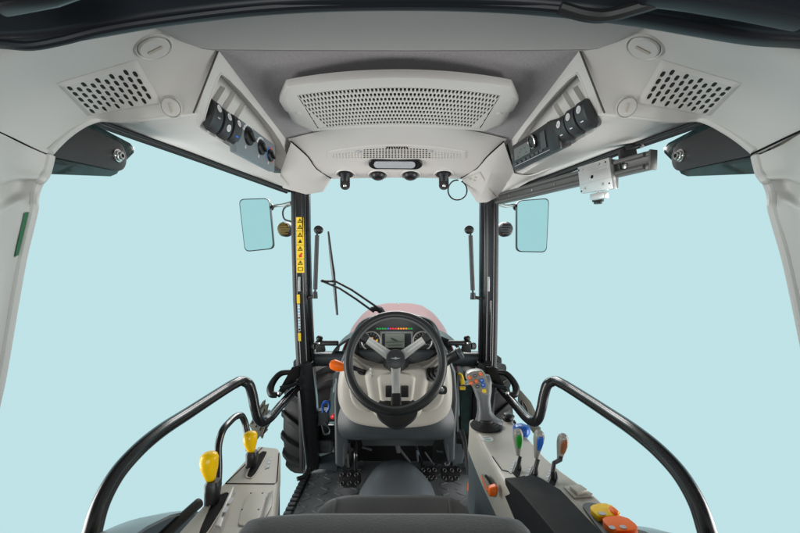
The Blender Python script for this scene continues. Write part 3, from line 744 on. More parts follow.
for side in (-1, 1):
    if side < 0: px = [(300, 186), (300.5, 240), (302, 300), (305, 360), (307.5, 420), (308.5, 470)]
    else: px = [(489.5, 192), (489.5, 240), (489, 300), (488, 360), (485, 420), (484, 470)]
    dd = [1.98, 1.985, 2.0, 2.02, 2.05, 2.07]
    path = [(P(x, y, d), 1) for (x, y), d in zip(px, dd)]
    lab = 'black windscreen pillar carrying a column of yellow warning stickers' if side < 0 else 'plain black windscreen pillar without stickers behind the multi-button joystick'
    t = thing('windscreen_pillar', lab, 'pillar', path[-1][0], 'windscreen pillars')
    m_ = -side     # +1 when the cab's inside lies to the right
    def S(*q): return [(u*m_, v) for u, v in q]
    mb = MB(); post(path, S((-.020, -.018), (.026, -.018), (.032, -.008), (.032, .045), (-.026, .045), (-.026, -.008)), mb); part('main_post', mb, BLACK, t, bevel=.005, seg=3)
    mb = MB(); post(path, S((-.046, .0), (-.028, -.006), (-.028, .03), (-.046, .03)), mb); part('outer_seal', mb, SEAL, t, bevel=.003)
    mb = MB(); post(path, S((.034, -.004), (.044, .002), (.046, .03), (.034, .03)), mb); part('inner_flange', mb, FRAME, t, bevel=.002)
    mb = MB(); post([(p+Vector((0, -.0195, 0)), 1) for p, k in path[:4]], S((.010, 0), (.0165, -.004), (.022, 0), (.022, .004), (.010, .004)), mb); part('trim_strip', mb, FRAME, t, bevel=.001)
    if side > 0:
        mb = MB(); post([(p+Vector((0, -.019, 0)), 1) for p, k in path[2:4]], S((-.012, 0), (-.006, -.005), (.0, 0), (.0, .005), (-.012, .005)), mb); part('cable_cover', mb, BLACK, t, bevel=.002)
    # broad lower guard
    mb = MB()
    if side < 0: mb.prism([P(295.5, 366, 1.97), P(312, 362, 1.97), P(316, 400, 1.985), P(318.5, 455, 2.0), P(318.5, 470, 2.0), P(309, 470, 2.0), P(299, 404, 1.98)], Vector((0, .05, 0)))
    else: mb.prism([P(499, 369, 1.97), P(478, 362, 1.97), P(473, 400, 1.985), P(470, 455, 2.0), P(470, 470, 2.0), P(482, 470, 2.0), P(494, 404, 1.98)], Vector((0, .05, 0)))
    part('lower_guard', mb, BLACK, t, bevel=.008, seg=3)
    if side < 0:
        mb = MB(); mb.tube([P(300, 390, 1.955), P(304, 430, 1.96), P(307, 468, 1.97), P(304, 476, 1.95), P(297, 479, 1.93)], .010, 10); part('edge_rail', mb, BLACK, t)
        # warning stickers: four yellow cards, two pictograms each
        f = lambda k: P(299.8+.0118*(217+k*56-217), 217+k*56, 1.962)
        for i in range(4):
            a = f(i/4+.004); b = f((i+1)/4-.004); x = Vector((.0185, 0, 0))
            mb = MB(); mb.prism([a-x, a+x, b+x, b-x], Vector((0, .0025, 0))); st = part('warning_sticker', mb, YELLOWS, t)
            for j in range(2):
                c = a.lerp(b, .27+.46*j)+Vector((0, -.0008, 0)); r = .0125
                mb = MB()
                kind = (i, j)
                if kind == (3, 1):
                    o_ = rrect(.024, .018, .002, 2); i_ = rrect(.019, .013, .001, 2)
                    mb.loft([[c+XA*u+ZA*v for u, v in o_], [c+XA*u+ZA*v for u, v in i_]], False); part('pictogram', mb, DARK, st)
                elif kind == (2, 1):
                    mb.prism([c+XA*u+ZA*v for u, v in ((-.004, -.012), (.008, -.010), (.006, .0), (.010, .008), (.004, .012), (-.001, .004), (-.008, -.002))], Vector((0, -.0006, 0))); part('pictogram', mb, RED, st)
                elif kind == (1, 1):
                    mb.prism([c+XA*u+ZA*v for u, v in ((-.010, -.009), (.010, -.009), (.004, .0), (.0, .010), (-.004, .0))], Vector((0, -.0006, 0))); part('pictogram', mb, DARK, st)
                else:
                    tri = [(math.sin(R(120*k))*r*1.15, math.cos(R(120*k))*r*1.15-.002) for k in range(3)]
                    mb.loft([[c+XA*u+ZA*v for u, v in tri], [c+XA*u*.62+ZA*(v*.62-.0004) for u, v in tri]], False)
                    mb.prism([c+XA*u+ZA*v for u, v in ((-.0015, -.004), (.0015, -.004), (.001, .004), (-.001, .004))], Vector((0, -.0006, 0)))
                    part('pictogram', mb, DARK, st)
        for (y0, y1, m, w_) in ((294.5, 303.5, YELLOWS, .0075), (333, 341, YELLOWS, .007)):
            a = P(298.2+(y0-295)*.03, y0, 1.962); b = P(298.2+(y1-295)*.03, y1, 1.962)
            mb = MB(); mb.prism([a-XA*w_, a+XA*w_, b+XA*w_, b-XA*w_], Vector((0, .003, 0))); part('small_sticker', mb, m, t)
        a = P(298.6, 304.5, 1.962); b = P(299.5, 331, 1.962)
        mb = MB(); mb.prism([a-XA*.0055, a+XA*.0055, b+XA*.0055, b-XA*.0055], Vector((0, .003, 0))); ls = part('label_strip', mb, WHITE, t)
        for k in range(9):
            c = a.lerp(b, .06+k*.11)+Vector((0, -.0006, 0))
            mb = MB(); mb.box(c, (.0075, .001, .0085 if k % 3 else .005), (XA, YA, ZA)); part('strip_print', mb, mat('sky_blue_print', (.12, .38, .62), .5) if k == 0 else (MATS['sky_blue_print'] if k % 4 else DARK), ls)
    # bright bolt on the post
    bp_ = P(299.5 if side < 0 else 488.5, 281, 1.955)
    mb = MB(); mb.tube([bp_+Vector((0, .0, .02)), bp_+Vector((0, -.004, 0)), bp_+Vector((0, 0, -.05))], .0055, 8); part('hinge_pin', mb, GREYP, t)
    # hinge plate and grab loop at the pillar's foot
    gl = thing('door_latch', 'black looped door latch on the pillar ' + ('with yellow stickers, before the lugged tyre' if side < 0 else 'behind the joystick'), 'latch', P(290, 385, 1.9) if side < 0 else P(503, 385, 1.9), 'door latches at the pillar feet')
    X = (lambda x: x) if side < 0 else (lambda x: 786.5-x)
    mb = MB(); mb.prism([P(X(292), 367, 1.90), P(X(300), 367, 1.93), P(X(299), 377, 1.93), P(X(279), 398, 1.84), P(X(276), 395, 1.84)], Vector((0, .02, 0))); part('latch_plate', mb, BLACKP, gl, bevel=.003)
    mb = MB(); mb.tube([P(X(291), 372, 1.93), P(X(281), 373.5, 1.92), P(X(275), 379, 1.90), P(X(270.5), 388, 1.86), P(X(271.5), 394, 1.84), P(X(277), 395, 1.84)], [.012, .014, .015, .017, .016, .013], 12); part('grab_loop', mb, BLACKP, gl)
    mb = MB(); mb.tube([P(X(280), 388, 1.84), P(X(293), 385, 1.86), P(X(297), 382, 1.9)], .009, 10); part('latch_pin', mb, FRAME, gl)
    mb = MB(); mb.lathe([(.009, 0), (.009, .006), (.005, .008), (0, .008)], P(X(280), 393, 1.835), -YA, 16); part('latch_bolt', mb, CHROME, gl)

    # gas strut beside the pillar
    if side < 0: a, b, br = (317.3, 230), (315, 296), (308.5, 297.5)
    else: a, b, br = (470.3, 230), (473, 297), (481, 298.5)
    gs = thing('gas_strut', 'black windscreen gas strut beside the pillar ' + ('with yellow stickers' if side < 0 else 'without stickers, near the cable loop'), 'gas strut', P(*b, 1.98), 'windscreen gas struts')
    pa, pb = P(*a, 1.98), P(*b, 1.98)
    mb = MB(); mb.tube([pa.lerp(pb, .08), pb.lerp(pa, .10)], .0105, 14); part('cylinder', mb, BLACKM, gs)
    mb = MB(); mb.tube([pa, pb], .005, 10); part('piston_rod', mb, BLACK, gs)
    mb = MB(); mb.ball(pa+Vector((-side*.004, .01, .002)), (.024, .012, .022), 10); mb.lathe([(.015, 0), (.015, .008), (.008, .012), (0, .012)], pa+Vector((0, .0, .0)), -YA, 16); part('upper_mount', mb, BLACKP, gs)
    mb = MB(); mb.tube([pb+Vector((0, 0, .022)), pb+Vector((0, 0, -.012))], [.012, .014], 12); part('lower_socket', mb, BLACKP, gs)
    mb = MB(); mb.tube([pb, P(*br, 1.99)], .0085, 10); part('lower_bracket', mb, BLACKP, gs)

    # round side lamp behind the pillar
    lx = 286 if side < 0 else 504.5
    sl = thing('side_lamp', 'round ribbed amber lamp behind the sticker-covered pillar' if side < 0 else 'round ribbed black lamp behind the plain pillar', 'lamp', P(lx, 229.5, 2.16), None)
    c = P(lx, 229.5, 2.16)
    mb = MB(); mb.lathe([(0, -.02), (.034, -.02), (.040, -.012), (.040, .02), (.030, .04), (0, .045)], c, Vector((side*.15, -1, 0)), 24); lb_ = part('lamp_body', mb, BLACKP, sl)
    mb = MB()
    for k in range(5): mb.box(c+Vector((0, -.043, -.026+.013*k)), (.062-.006*abs(k-2)*1.6, .012, .0045))
    part('lens_ribs', mb, AMBER if side < 0 else SLATED, lb_)
    if side < 0:
        mb = MB(); mb.lathe([(.034, .02), (.034, .034), (.024, .044), (0, .046)], c, Vector((side*.15, -1, 0)), 24); part('amber_cover', mb, mat('amber_black_cover', (.10, .07, .012), .3, var=.6, vscale=60), lb_)

    # mirror
    if side < 0: q = [(239, 199), (269.5, 198), (274, 249), (245, 252)]
    else: q = [(516.5, 200.5), (549, 198), (546.5, 252.5), (516.5, 252)]
    dm = 2.28; pts = [P(x, y, dm) for x, y in q]; cm = sum(pts, Vector())/4
    tm = thing('rear_view_mirror', 'black rimmed wing mirror ' + ('next to the amber ribbed lamp' if side < 0 else 'under the metal mounting rail'), 'mirror', cm, 'wing mirrors outside the cab')
    nm = ((EYE-cm).normalized()+Vector((side*.42, -1, .0)).normalized()).normalized()
    pp = [EYE+(p-EYE)*((cm-EYE).dot(nm)/(p-EYE).dot(nm)) for p in pts]
    def rnd(k, off):
        base = [cm+(p-cm)*k+nm*off for p in pp]; o_ = []
        for i in range(4):
            a, b, c2 = base[i-1], base[i], base[(i+1) % 4]
            s0 = b+(a-b).normalized()*.030; s1 = b+(c2-b).normalized()*.030
            for j in range(7):
                u = j/6; o_.append(s0*(1-u)**2+b*2*u*(1-u)+s1*u*u)
        return o_
    mb = MB(); mb.loft([rnd(.93, -.035), rnd(.99, -.022), rnd(1.0, .0), rnd(.985, .006), rnd(.965, .006), rnd(.96, .001)]); part('mirror_housing', mb, BLACKP, tm)
    mb = MB(); mb.prism(rnd(.962, .0025), nm*.0015); part('mirror_glass', mb, MIRR, tm)
    mb = MB()
    if side < 0: mb.tube([P(292, 203, 2.05), P(283, 205, 2.15), P(272, 207, 2.30), P(262, 212, 2.32)], [.011, .009, .008, .008], 10)
    else: mb.tube([P(497, 203, 2.05), P(505, 206, 2.15), P(517, 206, 2.30), P(526, 212, 2.33)], [.011, .009, .008, .008], 10)
    part('mirror_arm', mb, ALUD, tm)
    mb = MB(); mb.lathe([(.02, 0), (.022, .01), (.018, .022), (0, .024)], P(270 if side < 0 else 517, 207, 2.315), YA, 16); part('arm_joint', mb, BLACKP, tm)
    if side < 0:
        cb = MB(); cb.tube([P(291, 205, 2.08), P(284.5, 208, 2.1), P(282.8, 213, 2.1), P(284.5, 219, 2.1), P(291, 221.5, 2.08)], .0045, 8); tag(cb.build('mirror_cable', BLACKP), 'thin black cable curling behind the sticker-covered pillar', 'cable')

    # cross member of the bulkhead with small T-handle on it
    cb = thing('bulkhead_bar', 'grey rounded bulkhead bar running from the pillar ' + ('with stickers to the dashboard' if side < 0 else 'behind the joystick to the dashboard'), 'bar', P(X(325), 366, 2.05), 'grey bulkhead bars')
    mb = MB(); mb.loft([[P(X(x), 358.5, 2.08)+YA*u+ZA*v for u, v in [(a*k, b*k) for a, b in rrect(.09, .070, .026, 5)]] for x, k in ((306.5, .8), (308, .97), (310, 1), (360, 1))]); part('bar_tube', mb, SLATE, cb)
    th = thing('vent_handle', 'small black T-shaped window handle on the grey bar ' + ('near the orange stalk' if side < 0 else 'near the joystick'), 'handle', P(X(320), 350, 2.0), 'black T-handles on the bulkhead')
    mb = MB(); mb.tube([P(X(316.5), 342.5, 2.0), P(X(321), 343, 1.985), P(X(337.5), 343, 1.97), P(X(338.5), 343, 1.97)], [.010, .013, .013, .009], 12); part('lever', mb, BLACKP, th)
    mb = MB(); mb.ball(P(X(319.5), 338.3, 2.0), (.017, .017, .015), 8); part('knob', mb, BLACKP, th)
    mb = MB(); mb.prism([P(X(x), y, 2.0) for x, y in ((315.5, 341), (323, 341), (325, 352), (315, 353))], Vector((0, .03, 0))); part('pivot_block', mb, BLACKP, th, bevel=.006)
    mb = MB(); mb.tube([P(X(312), 346, 2.03), P(X(316), 346, 2.02)], .018, 10); part('pivot_sleeve', mb, SLATED, th)
    mb = MB(); mb.lathe([(.006, 0), (.006, .005), (0, .006)], P(X(319), 343.5, 1.97), -YA, 12); part('pivot_screw', mb, CHROME, th)

    # window hinge plate at the rear corner
    xs = -.752 if side < 0 else .752
    def HX(x, y, off=0.0):   # pixel onto the side plane
        return hit_plane(Mx(side, x), y, Vector((xs+off*-side, 0, CZ)), Vector((1, 0, 0)))
    hp_ = thing('window_hinge', 'dark steel window hinge plate with bolt, on the ' + ('climate panel side' if side < 0 else 'radio side'), 'hinge', HX(80, 150), 'side window hinge plates')
    tip = HX(116.5, 155.5); rr_ = .040
    arc = [tip+YA*rr_*math.sin(a)+ZA*rr_*math.cos(a) for a in [R(-8+i*12) for i in range(16)]]
    e0 = HX(40, 105); e1 = HX(30, 152)
    mb = MB(); mb.prism([e0]+arc+[e1], Vector((side*.008, 0, 0))); part('hinge_plate', mb, BLACKM, hp_, bevel=.0018)
    gp = [HX(60, 109, -.012), HX(97, 125.5, -.012), HX(130, 143, -.012), HX(134.5, 148, -.012), HX(134, 153, -.012), HX(126, 161, -.012), HX(117, 174, -.012), HX(111, 176.5, -.012), HX(44, 174, -.012), HX(30, 150, -.012)]
    mb = MB(); mb.prism(gp, Vector((side*.006, 0, 0))); part('glass_corner', mb, GLASS, hp_, bevel=.002)
    c = tip+Vector((-side*.001, .002, 0))
    ax_ = Vector((-side, 0, 0))
    mb = MB(); mb.lathe([(.017, 0), (.017, .003), (.0135, .0035), (.0135, .008), (.010, .009), (.010, .013), (.0085, .0145), (0, .0145)], c, ax_, 6 if False else 20); bo = part('hinge_bolt', mb, CHROME, hp_)
    mb = MB(); mb.lathe([(.0055, .012), (.0055, .0149), (0, .0150)], c, ax_, 6); part('hex_socket', mb, DARK, bo)
    mb = MB(); mb.prism([HX(50, 163, -.02), HX(62, 164.5, -.02), HX(62, 173, -.02), HX(46, 173, -.02)], Vector((side*.02, 0, 0))); part('edge_block', mb, BLACKP, hp_)

# ---- mounting rail with sliding carriage inside the radio-side window
rl = thing('mounting_rail', 'grey slotted mounting rail with aluminium carriage along the radio-side window', 'rail', P(575, 185, 1.45))
r0, r1 = P(499, 199, 1.93), P(652, 160, 1.135)
rd_ = (r1-r0).normalized(); ru = Vector((0, 0, 1)); ru = (ru-rd_*ru.dot(rd_)).normalized(); rn = rd_.cross(ru)
if rn.dot(EYE-r1) < 0: rn = -rn
sec = [(-.026, -.012), (.026, -.012), (.026, .010), (.020, .012), (.013, .012), (.013, .004), (-.013, .004), (-.013, .012), (-.020, .012), (-.026, .010)]
mb = MB(); mb.loft([[p+ru*u+rn*v for u, v in sec] for p in (r0, r1)]); part('rail_profile', mb, ALUD, rl, bevel=.0012)
for sx in (-1, 1):
    mb = MB(); mb.tube([r0+ru*sx*.0175+rn*.0135, r1+ru*sx*.0175+rn*.0135-rd_*.012], .0075, 12); rod = part('guide_rod', mb, SLATE if False else ALUD, rl)
mb = MB(); mb.box(r1+rd_*.003, (.006, .056, .026), (rd_, ru, rn)); part('end_plate', mb, ALUD, rl, bevel=.001)
L_ = (r1-r0).length
for f in (.12, .33, .50):
    mb = MB(); mb.lathe([(.004, 0), (.004, .002), (0, .002)], r0.lerp(r1, f)+rn*.005, rn, 12); part('rail_bolt', mb, CHROME, rl)
mb = MB(); mb.lathe([(.009, 0), (.009, .005), (.006, .007), (0, .007)], r0.lerp(r1, .895)+rn*.004, rn, 16); part('rail_bolt', mb, CHROME, rl)
cpos = P(595, 177.5, 1.37)
cn = (rn+Vector((0, -.05, 0))).normalized()
q = [(577.5, 167.5), (608.5, 157.5), (613, 188.5), (580.5, 193.5)]
pl0 = r0.lerp(r1, .75)+rn*.032
cq = [hit_plane(x, y, pl0, rn) for x, y in q]
mb = MB(); mb.prism([p-rn*.016 for p in cq], rn*.016); ca = part('carriage_plate', mb, ALU, rl, bevel=.0015)
u_ = (cq[1]-cq[0]); v_ = (cq[3]-cq[0])
for (a, b, r_, m) in ((.17, .15, .0045, CHROME), (.72, .13, .0045, CHROME), (.17, .86, .0045, CHROME), (.75, .86, .0045, CHROME), (.03, .12, .003, DARK), (.90, .12, .003, DARK), (.04, .93, .003, DARK), (.93, .88, .003, DARK), (.44, .5, .006, DARK)):
    c = cq[0]+u_*a+v_*b
    mb = MB(); mb.lathe([(r_, 0), (r_, .0012), (r_*.55, .0014), (r_*.5, .0004), (0, .0004)] if m is CHROME else [(r_, 0), (r_, .0006), (0, .0006)], c, rn, 16); part('carriage_screw' if m is CHROME else 'carriage_hole', mb, m, ca)
for k in (.30, .68):
    mb = MB(); mb.tube([cq[0]+v_*k+rn*.0002, cq[1]+v_*k+rn*.0002], .0007, 6); part('plate_groove', mb, GREYP, ca)
mb = MB(); cc_ = sum(cq, Vector())/4
mb.box(cc_+rd_*.052-rn*.022, (.022, .088, .030), (rd_, ru, rn)); part('bearing_block', mb, SLATED, rl, bevel=.002)
mb = MB(); mb.box(cc_-ru*.062-rn*.016+rd_*.006, (.060, .020, .020), (rd_, ru, rn)); part('clamp_foot', mb, ALU, rl, bevel=.002)
kp = P(598, 198.5, 1.36)
mb = MB(); mb.tube([kp+Vector((0, 0, .022)), kp], .005, 10); part('clamp_stem', mb, CHROME, rl)
mb = MB(); mb.lathe([(.012, .012), (.018, .010), (.0185, -.004), (.013, -.006), (.013, -.012), (0, -.012)], kp+Vector((0, 0, -.006)), ZA, 12); part('clamp_knob', mb, BLACKP, rl)
bt = P(629, 153, 1.22)
mb = MB()
bl = [P(x, y, 1.22) for x, y in ((619.5, 150), (623, 147), (636, 145.5), (638, 155), (640, 166), (622, 169))]
mb.prism(bl, Vector((.004, .02, 0))); part('hanger_bracket', mb, BLACKP, rl, bevel=.004)
mb = MB(); mb.prism([P(x, y, 1.21) for x, y in ((626, 146), (645.5, 139.5), (646, 141), (640, 146), (627, 150))], Vector((.0, .03, 0))); part('hanger_tab', mb, BLACKP, rl, bevel=.002)
mb = MB(); mb.lathe([(.006, 0), (.006, .012), (0, .012)], P(641, 144, 1.21), Vector((0, -.6, -.8)), 10); part('hanger_nut', mb, CHROME, rl)

# ---- wiper
wp = thing('windscreen_wiper', 'black windscreen wiper with upright blade and twin arms above the red bonnet', 'wiper', P(376, 309, 2.25))
mb = MB(); mb.tube([P(328.3, 231.5, 2.2), P(331, 256, 2.2), P(334, 281, 2.2), P(337.2, 315, 2.2)], [.005, .009, .010, .006], 8)
part('wiper_blade', mb, BLACKP, wp)
mb = MB(); mb.tube([P(329.6, 245, 2.195), P(333.2, 273, 2.19), P(335.6, 298, 2.195)], [.004, .011, .004], 8); part('blade_spine', mb, BLACK, wp)
mb = MB(); mb.tube([P(322, 281, 2.19), P(336, 281.5, 2.18), P(352, 290, 2.18), P(379, 308.5, 2.2)], .0062, 8, smooth=False); part('wiper_arm', mb, BLACKP, wp)
mb = MB(); mb.tube([P(324, 281.8, 2.19), P(340, 288.5, 2.18), P(356, 299, 2.18), P(374, 312, 2.2)], .0062, 8, smooth=False); part('wiper_arm', mb, BLACKP, wp)
mb = MB(); mb.ball(P(323, 281, 2.185), (.014, .012, .009), 8); part('arm_joint', mb, BLACKP, wp)
mb = MB(); mb.tube([P(371, 309, 2.2), P(379, 309, 2.22), P(384, 317, 2.26)], [.012, .018, .02], 10); part('wiper_pivot', mb, BLACKP, wp)

# ---- bonnet
bo = thing('engine_bonnet', 'glossy red rounded engine bonnet beyond the steering wheel', 'bonnet', P(397, 380, 2.7))
rows = []
for d, hw, top, shd in ((2.30, .345, -.330, .18), (2.50, .355, -.318, .18), (2.80, .365, -.308, .17), (3.10, .360, -.304, .165), (3.35, .335, -.312, .15), (3.50, .285, -.345, .13), (3.56, .26, -.42, .10)):
    r = []
    for i in range(41):
        a = math.pi*i/40; c_, s_ = math.cos(a), math.sin(a)
        x = -math.copysign(abs(c_)**.62, c_)*hw; z = top-.36*(1-abs(s_)**.80)
        ridge = .006*math.exp(-((abs(x)-.19)/.018)**2)
        r.append(V(x-.012, d, z+ridge))
    rows.append(r)
mb = MB(); mb.sheet(rows); part('bonnet_shell', mb, REDP, bo, solid=.006, ang=60)
mb = MB(); mb.sheet([[rows[0][i]+Vector((0, -.004, .0)) for i in range(41)], [V(rows[0][i].x*.96, 2.30, -.36-CZ+CZ) if False else Vector((rows[0][i].x*.94, 2.296, rows[0][i].z-.03)) for i in range(41)]]); part('bonnet_seal', mb, SEAL, bo)
mb = MB(); mb.tube([V(-.012, 3.1, -.302), V(-.012, 3.15, -.296), V(-.012, 3.2, -.302)], .007, 8); part('bonnet_badge', mb, CHROME, bo)
# dash-top mudguard arcs (dark scuttle) either side of the bonnet
sct = MB()
rr_ = []
for d in (2.05, 2.28):
    rr_.append([V(-.012+math.cos(math.pi*i/30)*.345*-1, d, -.475+.155*math.sin(math.pi*i/30)) for i in range(31)])
sct.sheet(rr_); tag(sct.build('scuttle_panel', BLACKP, solid=.012, ang=60), 'black arched scuttle panel between the dashboard and the red bonnet', 'panel')

# ---- front wheels
def tyre(side):
    c = V(side*.615-.01, 3.02, -1.085); Ro, W = .405, .31
    t = thing('tractor_tyre', 'black lugged front tyre ' + ('visible past the sticker-covered pillar' if side < 0 else 'behind the joystick side of the dashboard'), 'tyre', V(side*.615-.01, 3.02, -1.085-Ro), 'front wheels')
    prof = [(.20, -.12), (.25, -.145), (.32, -.155), (.365, -.15), (.385, -.12), (.392, -.05), (.392, .05), (.385, .12), (.365, .15), (.32, .155), (.25, .145), (.20, .12)]
    mb = MB(); mb.lathe(prof, c, XA, 60); ty = part('tread_casing', mb, RUBBER, t)
    mb = MB(); mb.lathe([(.0, -.06), (.20, -.06), (.21, -.13), (.20, .13), (.0, .10)], c, XA, 40); rim = part('wheel_rim', mb, GREYP, t)
    n = 17
    for sgn in (-1, 1):
        for k in range(n):
            a0 = 2*math.pi*(k+(.5 if sgn > 0 else 0))/n
            ring = []
            for i in range(7):
                f = i/6; x = sgn*(-.012+.172*f); a = a0+.30*f
                rad = .39 if f < .75 else .39-(f-.75)*.13
                e = Vector((0, -math.cos(a), math.sin(a))); tn = Vector((0, math.sin(a), math.cos(a)))
                h = .036; w0, w1 = .024, .017
                o_ = c+XA*x
                ring.append([o_+e*(rad-.01)-tn*w0, o_+e*(rad+h)-tn*w1, o_+e*(rad+h)+tn*w1, o_+e*(rad-.01)+tn*w0])
            mb = MB(); mb.loft(ring); part('tread_lug', mb, RUBBER, ty, bevel=.003, seg=1)
for side in (-1, 1): tyre(side)
# ================================================================== FLOOR, DASH, WHEEL
FZ = -1.08
fl = MB(); fl.prism([V(-.485, 1.35, FZ), V(.50, 1.35, FZ), V(.50, 2.26, FZ), V(-.475, 2.26, FZ)], Vector((0, 0, -.05)))
# raised tread blocks of the mat, part of the mat's own mesh
random.seed(7)
for i in range(13):
    for j in range(14):
        x = -.44+i*.073; y = 1.62+j*.047
        if abs(x+.01) < .20: continue
        a = R(35 if (i+j) % 2 else -35)
        fl.plate(V(x, y, FZ-.001), [(u*math.cos(a)-v*math.sin(a), u*math.sin(a)+v*math.cos(a)) for u, v in rrect(.046, .016, .006, 2)], (XA, YA, ZA), .003)
fo = fl.build('floor_mat', MATF, bevel=.0015, seg=1); tag(fo, 'dark grey rubber floor mat with raised tread blocks under the pedals', 'floor mat'); 
fs = MB()
for i in range(16):
    y = 1.60+i*.034; x = -.490+.012*(y-1.6)
    fs.box(V(x, y, FZ+.006), (.034, .022, .014))
fs.prism([V(-.512, 1.5, FZ-.03), V(-.470, 1.5, FZ-.03), V(-.462, 2.12, FZ-.03), V(-.500, 2.12, FZ-.03)], Vector((0, 0, .034)))
tag(fs.build('door_sill_strip', SEAL, bevel=.002, seg=1), 'black ribbed door sill strip along the floor edge beside the front tyre', 'sill strip')
# floor kerb by the pillar foot
fk = MB(); fk.prism([P(x, y, 2.06) for x, y in ((313, 468), (313, 459), (333, 453), (338, 457), (338, 472))], Vector((0, .08, 0))); tag(fk.build('floor_step', SLATE, bevel=.008, seg=3), 'low grey floor step between the sticker-covered pillar and the dashboard', 'step')

# transmission hump
hm = MB()
rows = []
for j in range(25):
    v = j/24; y = 1.60+.52*v
    k = max(.02, math.sin(math.pi*(.02+.96*v**.85)))**.55
    wd = .200*(.45+.55*k)*(1-.22*v); hg = .152*k
    r = []
    for i in range(33):
        a = math.pi*i/32
        x = -math.cos(a)*wd; z = hg*abs(math.sin(a))**1.0
        r.append(V(-.014+x, y, FZ-.002+z))
    rows.append(r)
hm.sheet(rows); tag(hm.build('transmission_hump', HUMPM, solid=.004, ang=70), 'smooth grey transmission hump rising from the floor between the pedals', 'hump')

# bulkhead darkness under the dash
dash = thing('dashboard', 'beige steering dashboard with slate grey cowl under the steering wheel', 'dashboard', V(-.01, 1.85, -1.0))
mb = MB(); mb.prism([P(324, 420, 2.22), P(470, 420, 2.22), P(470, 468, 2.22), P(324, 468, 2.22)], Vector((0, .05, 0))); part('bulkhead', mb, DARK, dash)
# slate cowl with an arch at the bottom
co = [(335, 374), (333.5, 400), (334.5, 440), (335, 466), (343.5, 469), (344.5, 446), (347, 439.5), (444, 439.5), (447, 446), (448, 464), (455, 462), (455.5, 440), (458, 400), (456, 372), (447, 350), (345, 350)]
mb = MB(); mb.prism([P(x, y, 1.80) for x, y in co], Vector((0, .24, 0))); part('lower_cowl', mb, COWL, dash, bevel=.016, seg=4)
# bulging front skirt
rows = []
for (yl, yr, d, x0, x1, pw) in ((395, 395, 1.775, 336, 456, 5), (415, 415, 1.745, 337, 455, 4), (428, 428, 1.74, 338, 454, 4), (435, 435, 1.745, 339.5, 452.5, 4), (438.5, 438.5, 1.765, 340, 451.5, 4), (440, 440, 1.80, 342, 450, 4)):
    r = []
    for i in range(31):
        u = -1+2*i/30; x = (x0+x1)/2+u*(x1-x0)/2
        r.append(P(x, yl, d+.06*abs(u)**pw))
    rows.append(r)
mb = MB(); mb.sheet(interp_grid(rows, 2)); part('front_skirt', mb, COWL, dash, solid=.006, ang=60)
mb = MB(); mb.prism([P(x, y, 1.90) for x, y in ((360, 437), (436, 437), (433, 446), (363, 446))], Vector((0, .10, 0))); part('cowl_underside', mb, SLATED, dash, bevel=.004)
# beige shield
def shield(out, d0, bulge, cx, cy, rx, ry, m, name, par, back=.08, rings=(1, .97, .90, .78, .6, .35), edge=.022):
    out = chaikin([Vector((x, y)) for x, y in out], 2)
    c = sum(out, Vector((0, 0)))/len(out)
    R_ = []
    def dep(x, y, k):
        r2 = min(1, ((x-cx)/rx)**2*.6+((y-cy)/ry)**2*.5)
        return d0-bulge*(1-r2)+edge*max(0, (k-.90)/.10)**2
    for k in rings:
        R_.append([P(c.x+(p.x-c.x)*k, c.y+(p.y-c.y)*k, dep(c.x+(p.x-c.x)*k, c.y+(p.y-c.y)*k, k)) for p in out])
    bk = [p+Vector((0, back, 0)) for p in R_[0]]
    mb = MB(); mb.loft([bk]+R_); return part(name, mb, m, par, ang=50)
out = [(338, 378), (337.5, 398), (341, 409), (347, 418), (358, 424.5), (380, 427.5), (397, 428), (414, 427.5), (434, 424.5), (446, 417), (451, 408), (452.5, 396), (452, 376), (448, 358), (443, 352), (437, 359), (421, 367), (397, 369.5), (373, 367), (356, 359), (350, 352), (344, 358)]
shield(out, 1.755, .055, 397, 385, 75, 60, TRIMD, 'shroud_shell', dash, back=.12)
# inset side cheeks
chk = [(349, 376), (349.5, 396), (354, 406), (362, 411.5), (374, 413.5), (374, 402), (367, 378), (366, 368), (357, 361), (351, 356), (350, 362)]
shield(chk, 1.715, .015, 360, 385, 26, 40, TRIMD, 'side_cheek', dash, back=.05, edge=.012)
shield([(797-x-3, y) for x, y in chk], 1.715, .015, 434, 385, 26, 40, TRIMD, 'side_cheek', dash, back=.05, edge=.012)
# centre column cover with two ribs
ctr = [(364, 372), (366, 384), (370, 404), (376, 419), (397, 421), (419, 419), (424, 404), (428, 384), (430, 372), (420, 367), (397, 369), (374, 367)]
shield(ctr, 1.69, .03, 397, 388, 36, 42, TRIMD, 'column_cover', dash, back=.06, edge=.014)
ctr2 = [(377, 375), (378, 384), (381, 408), (397, 412), (412, 408), (415, 384), (416, 375), (397, 371)]
shield(ctr2, 1.655, .01, 397, 385, 22, 32, TRIMD, 'column_centre', dash, back=.05, edge=.012)
for (x0, x1) in ((385.5, 393), (401, 408.5)):
    mb = MB(); mb.prism([P(x, y, 1.632) for x, y in ((x0, 386.5), (x1, 386.5), (x1, 397.5), (x0, 397.5))], Vector((0, .03, 0))); part('tilt_socket', mb, BLACKP, dash, bevel=.003)
for y in (369, 372.6, 376.2):
    mb = MB(); mb.lathe([(.0045, 0), (.0045, .002), (0, .0022)], P(370.5, y, 1.668), Vector((0, -1, .2)), 12); part('indicator_dot', mb, WHITE, dash)
mb = MB(); mb.prism([P(x, y, 1.69) for x, y in ((353, 388), (357.5, 387.5), (358, 398), (354, 397))], Vector((0, .02, 0))); part('rocker_key', mb, SLATE, dash, bevel=.003)
mb = MB(); mb.box(P(360, 397, 1.685), (.008, .01, .012)); part('red_lamp', mb, RED, dash)
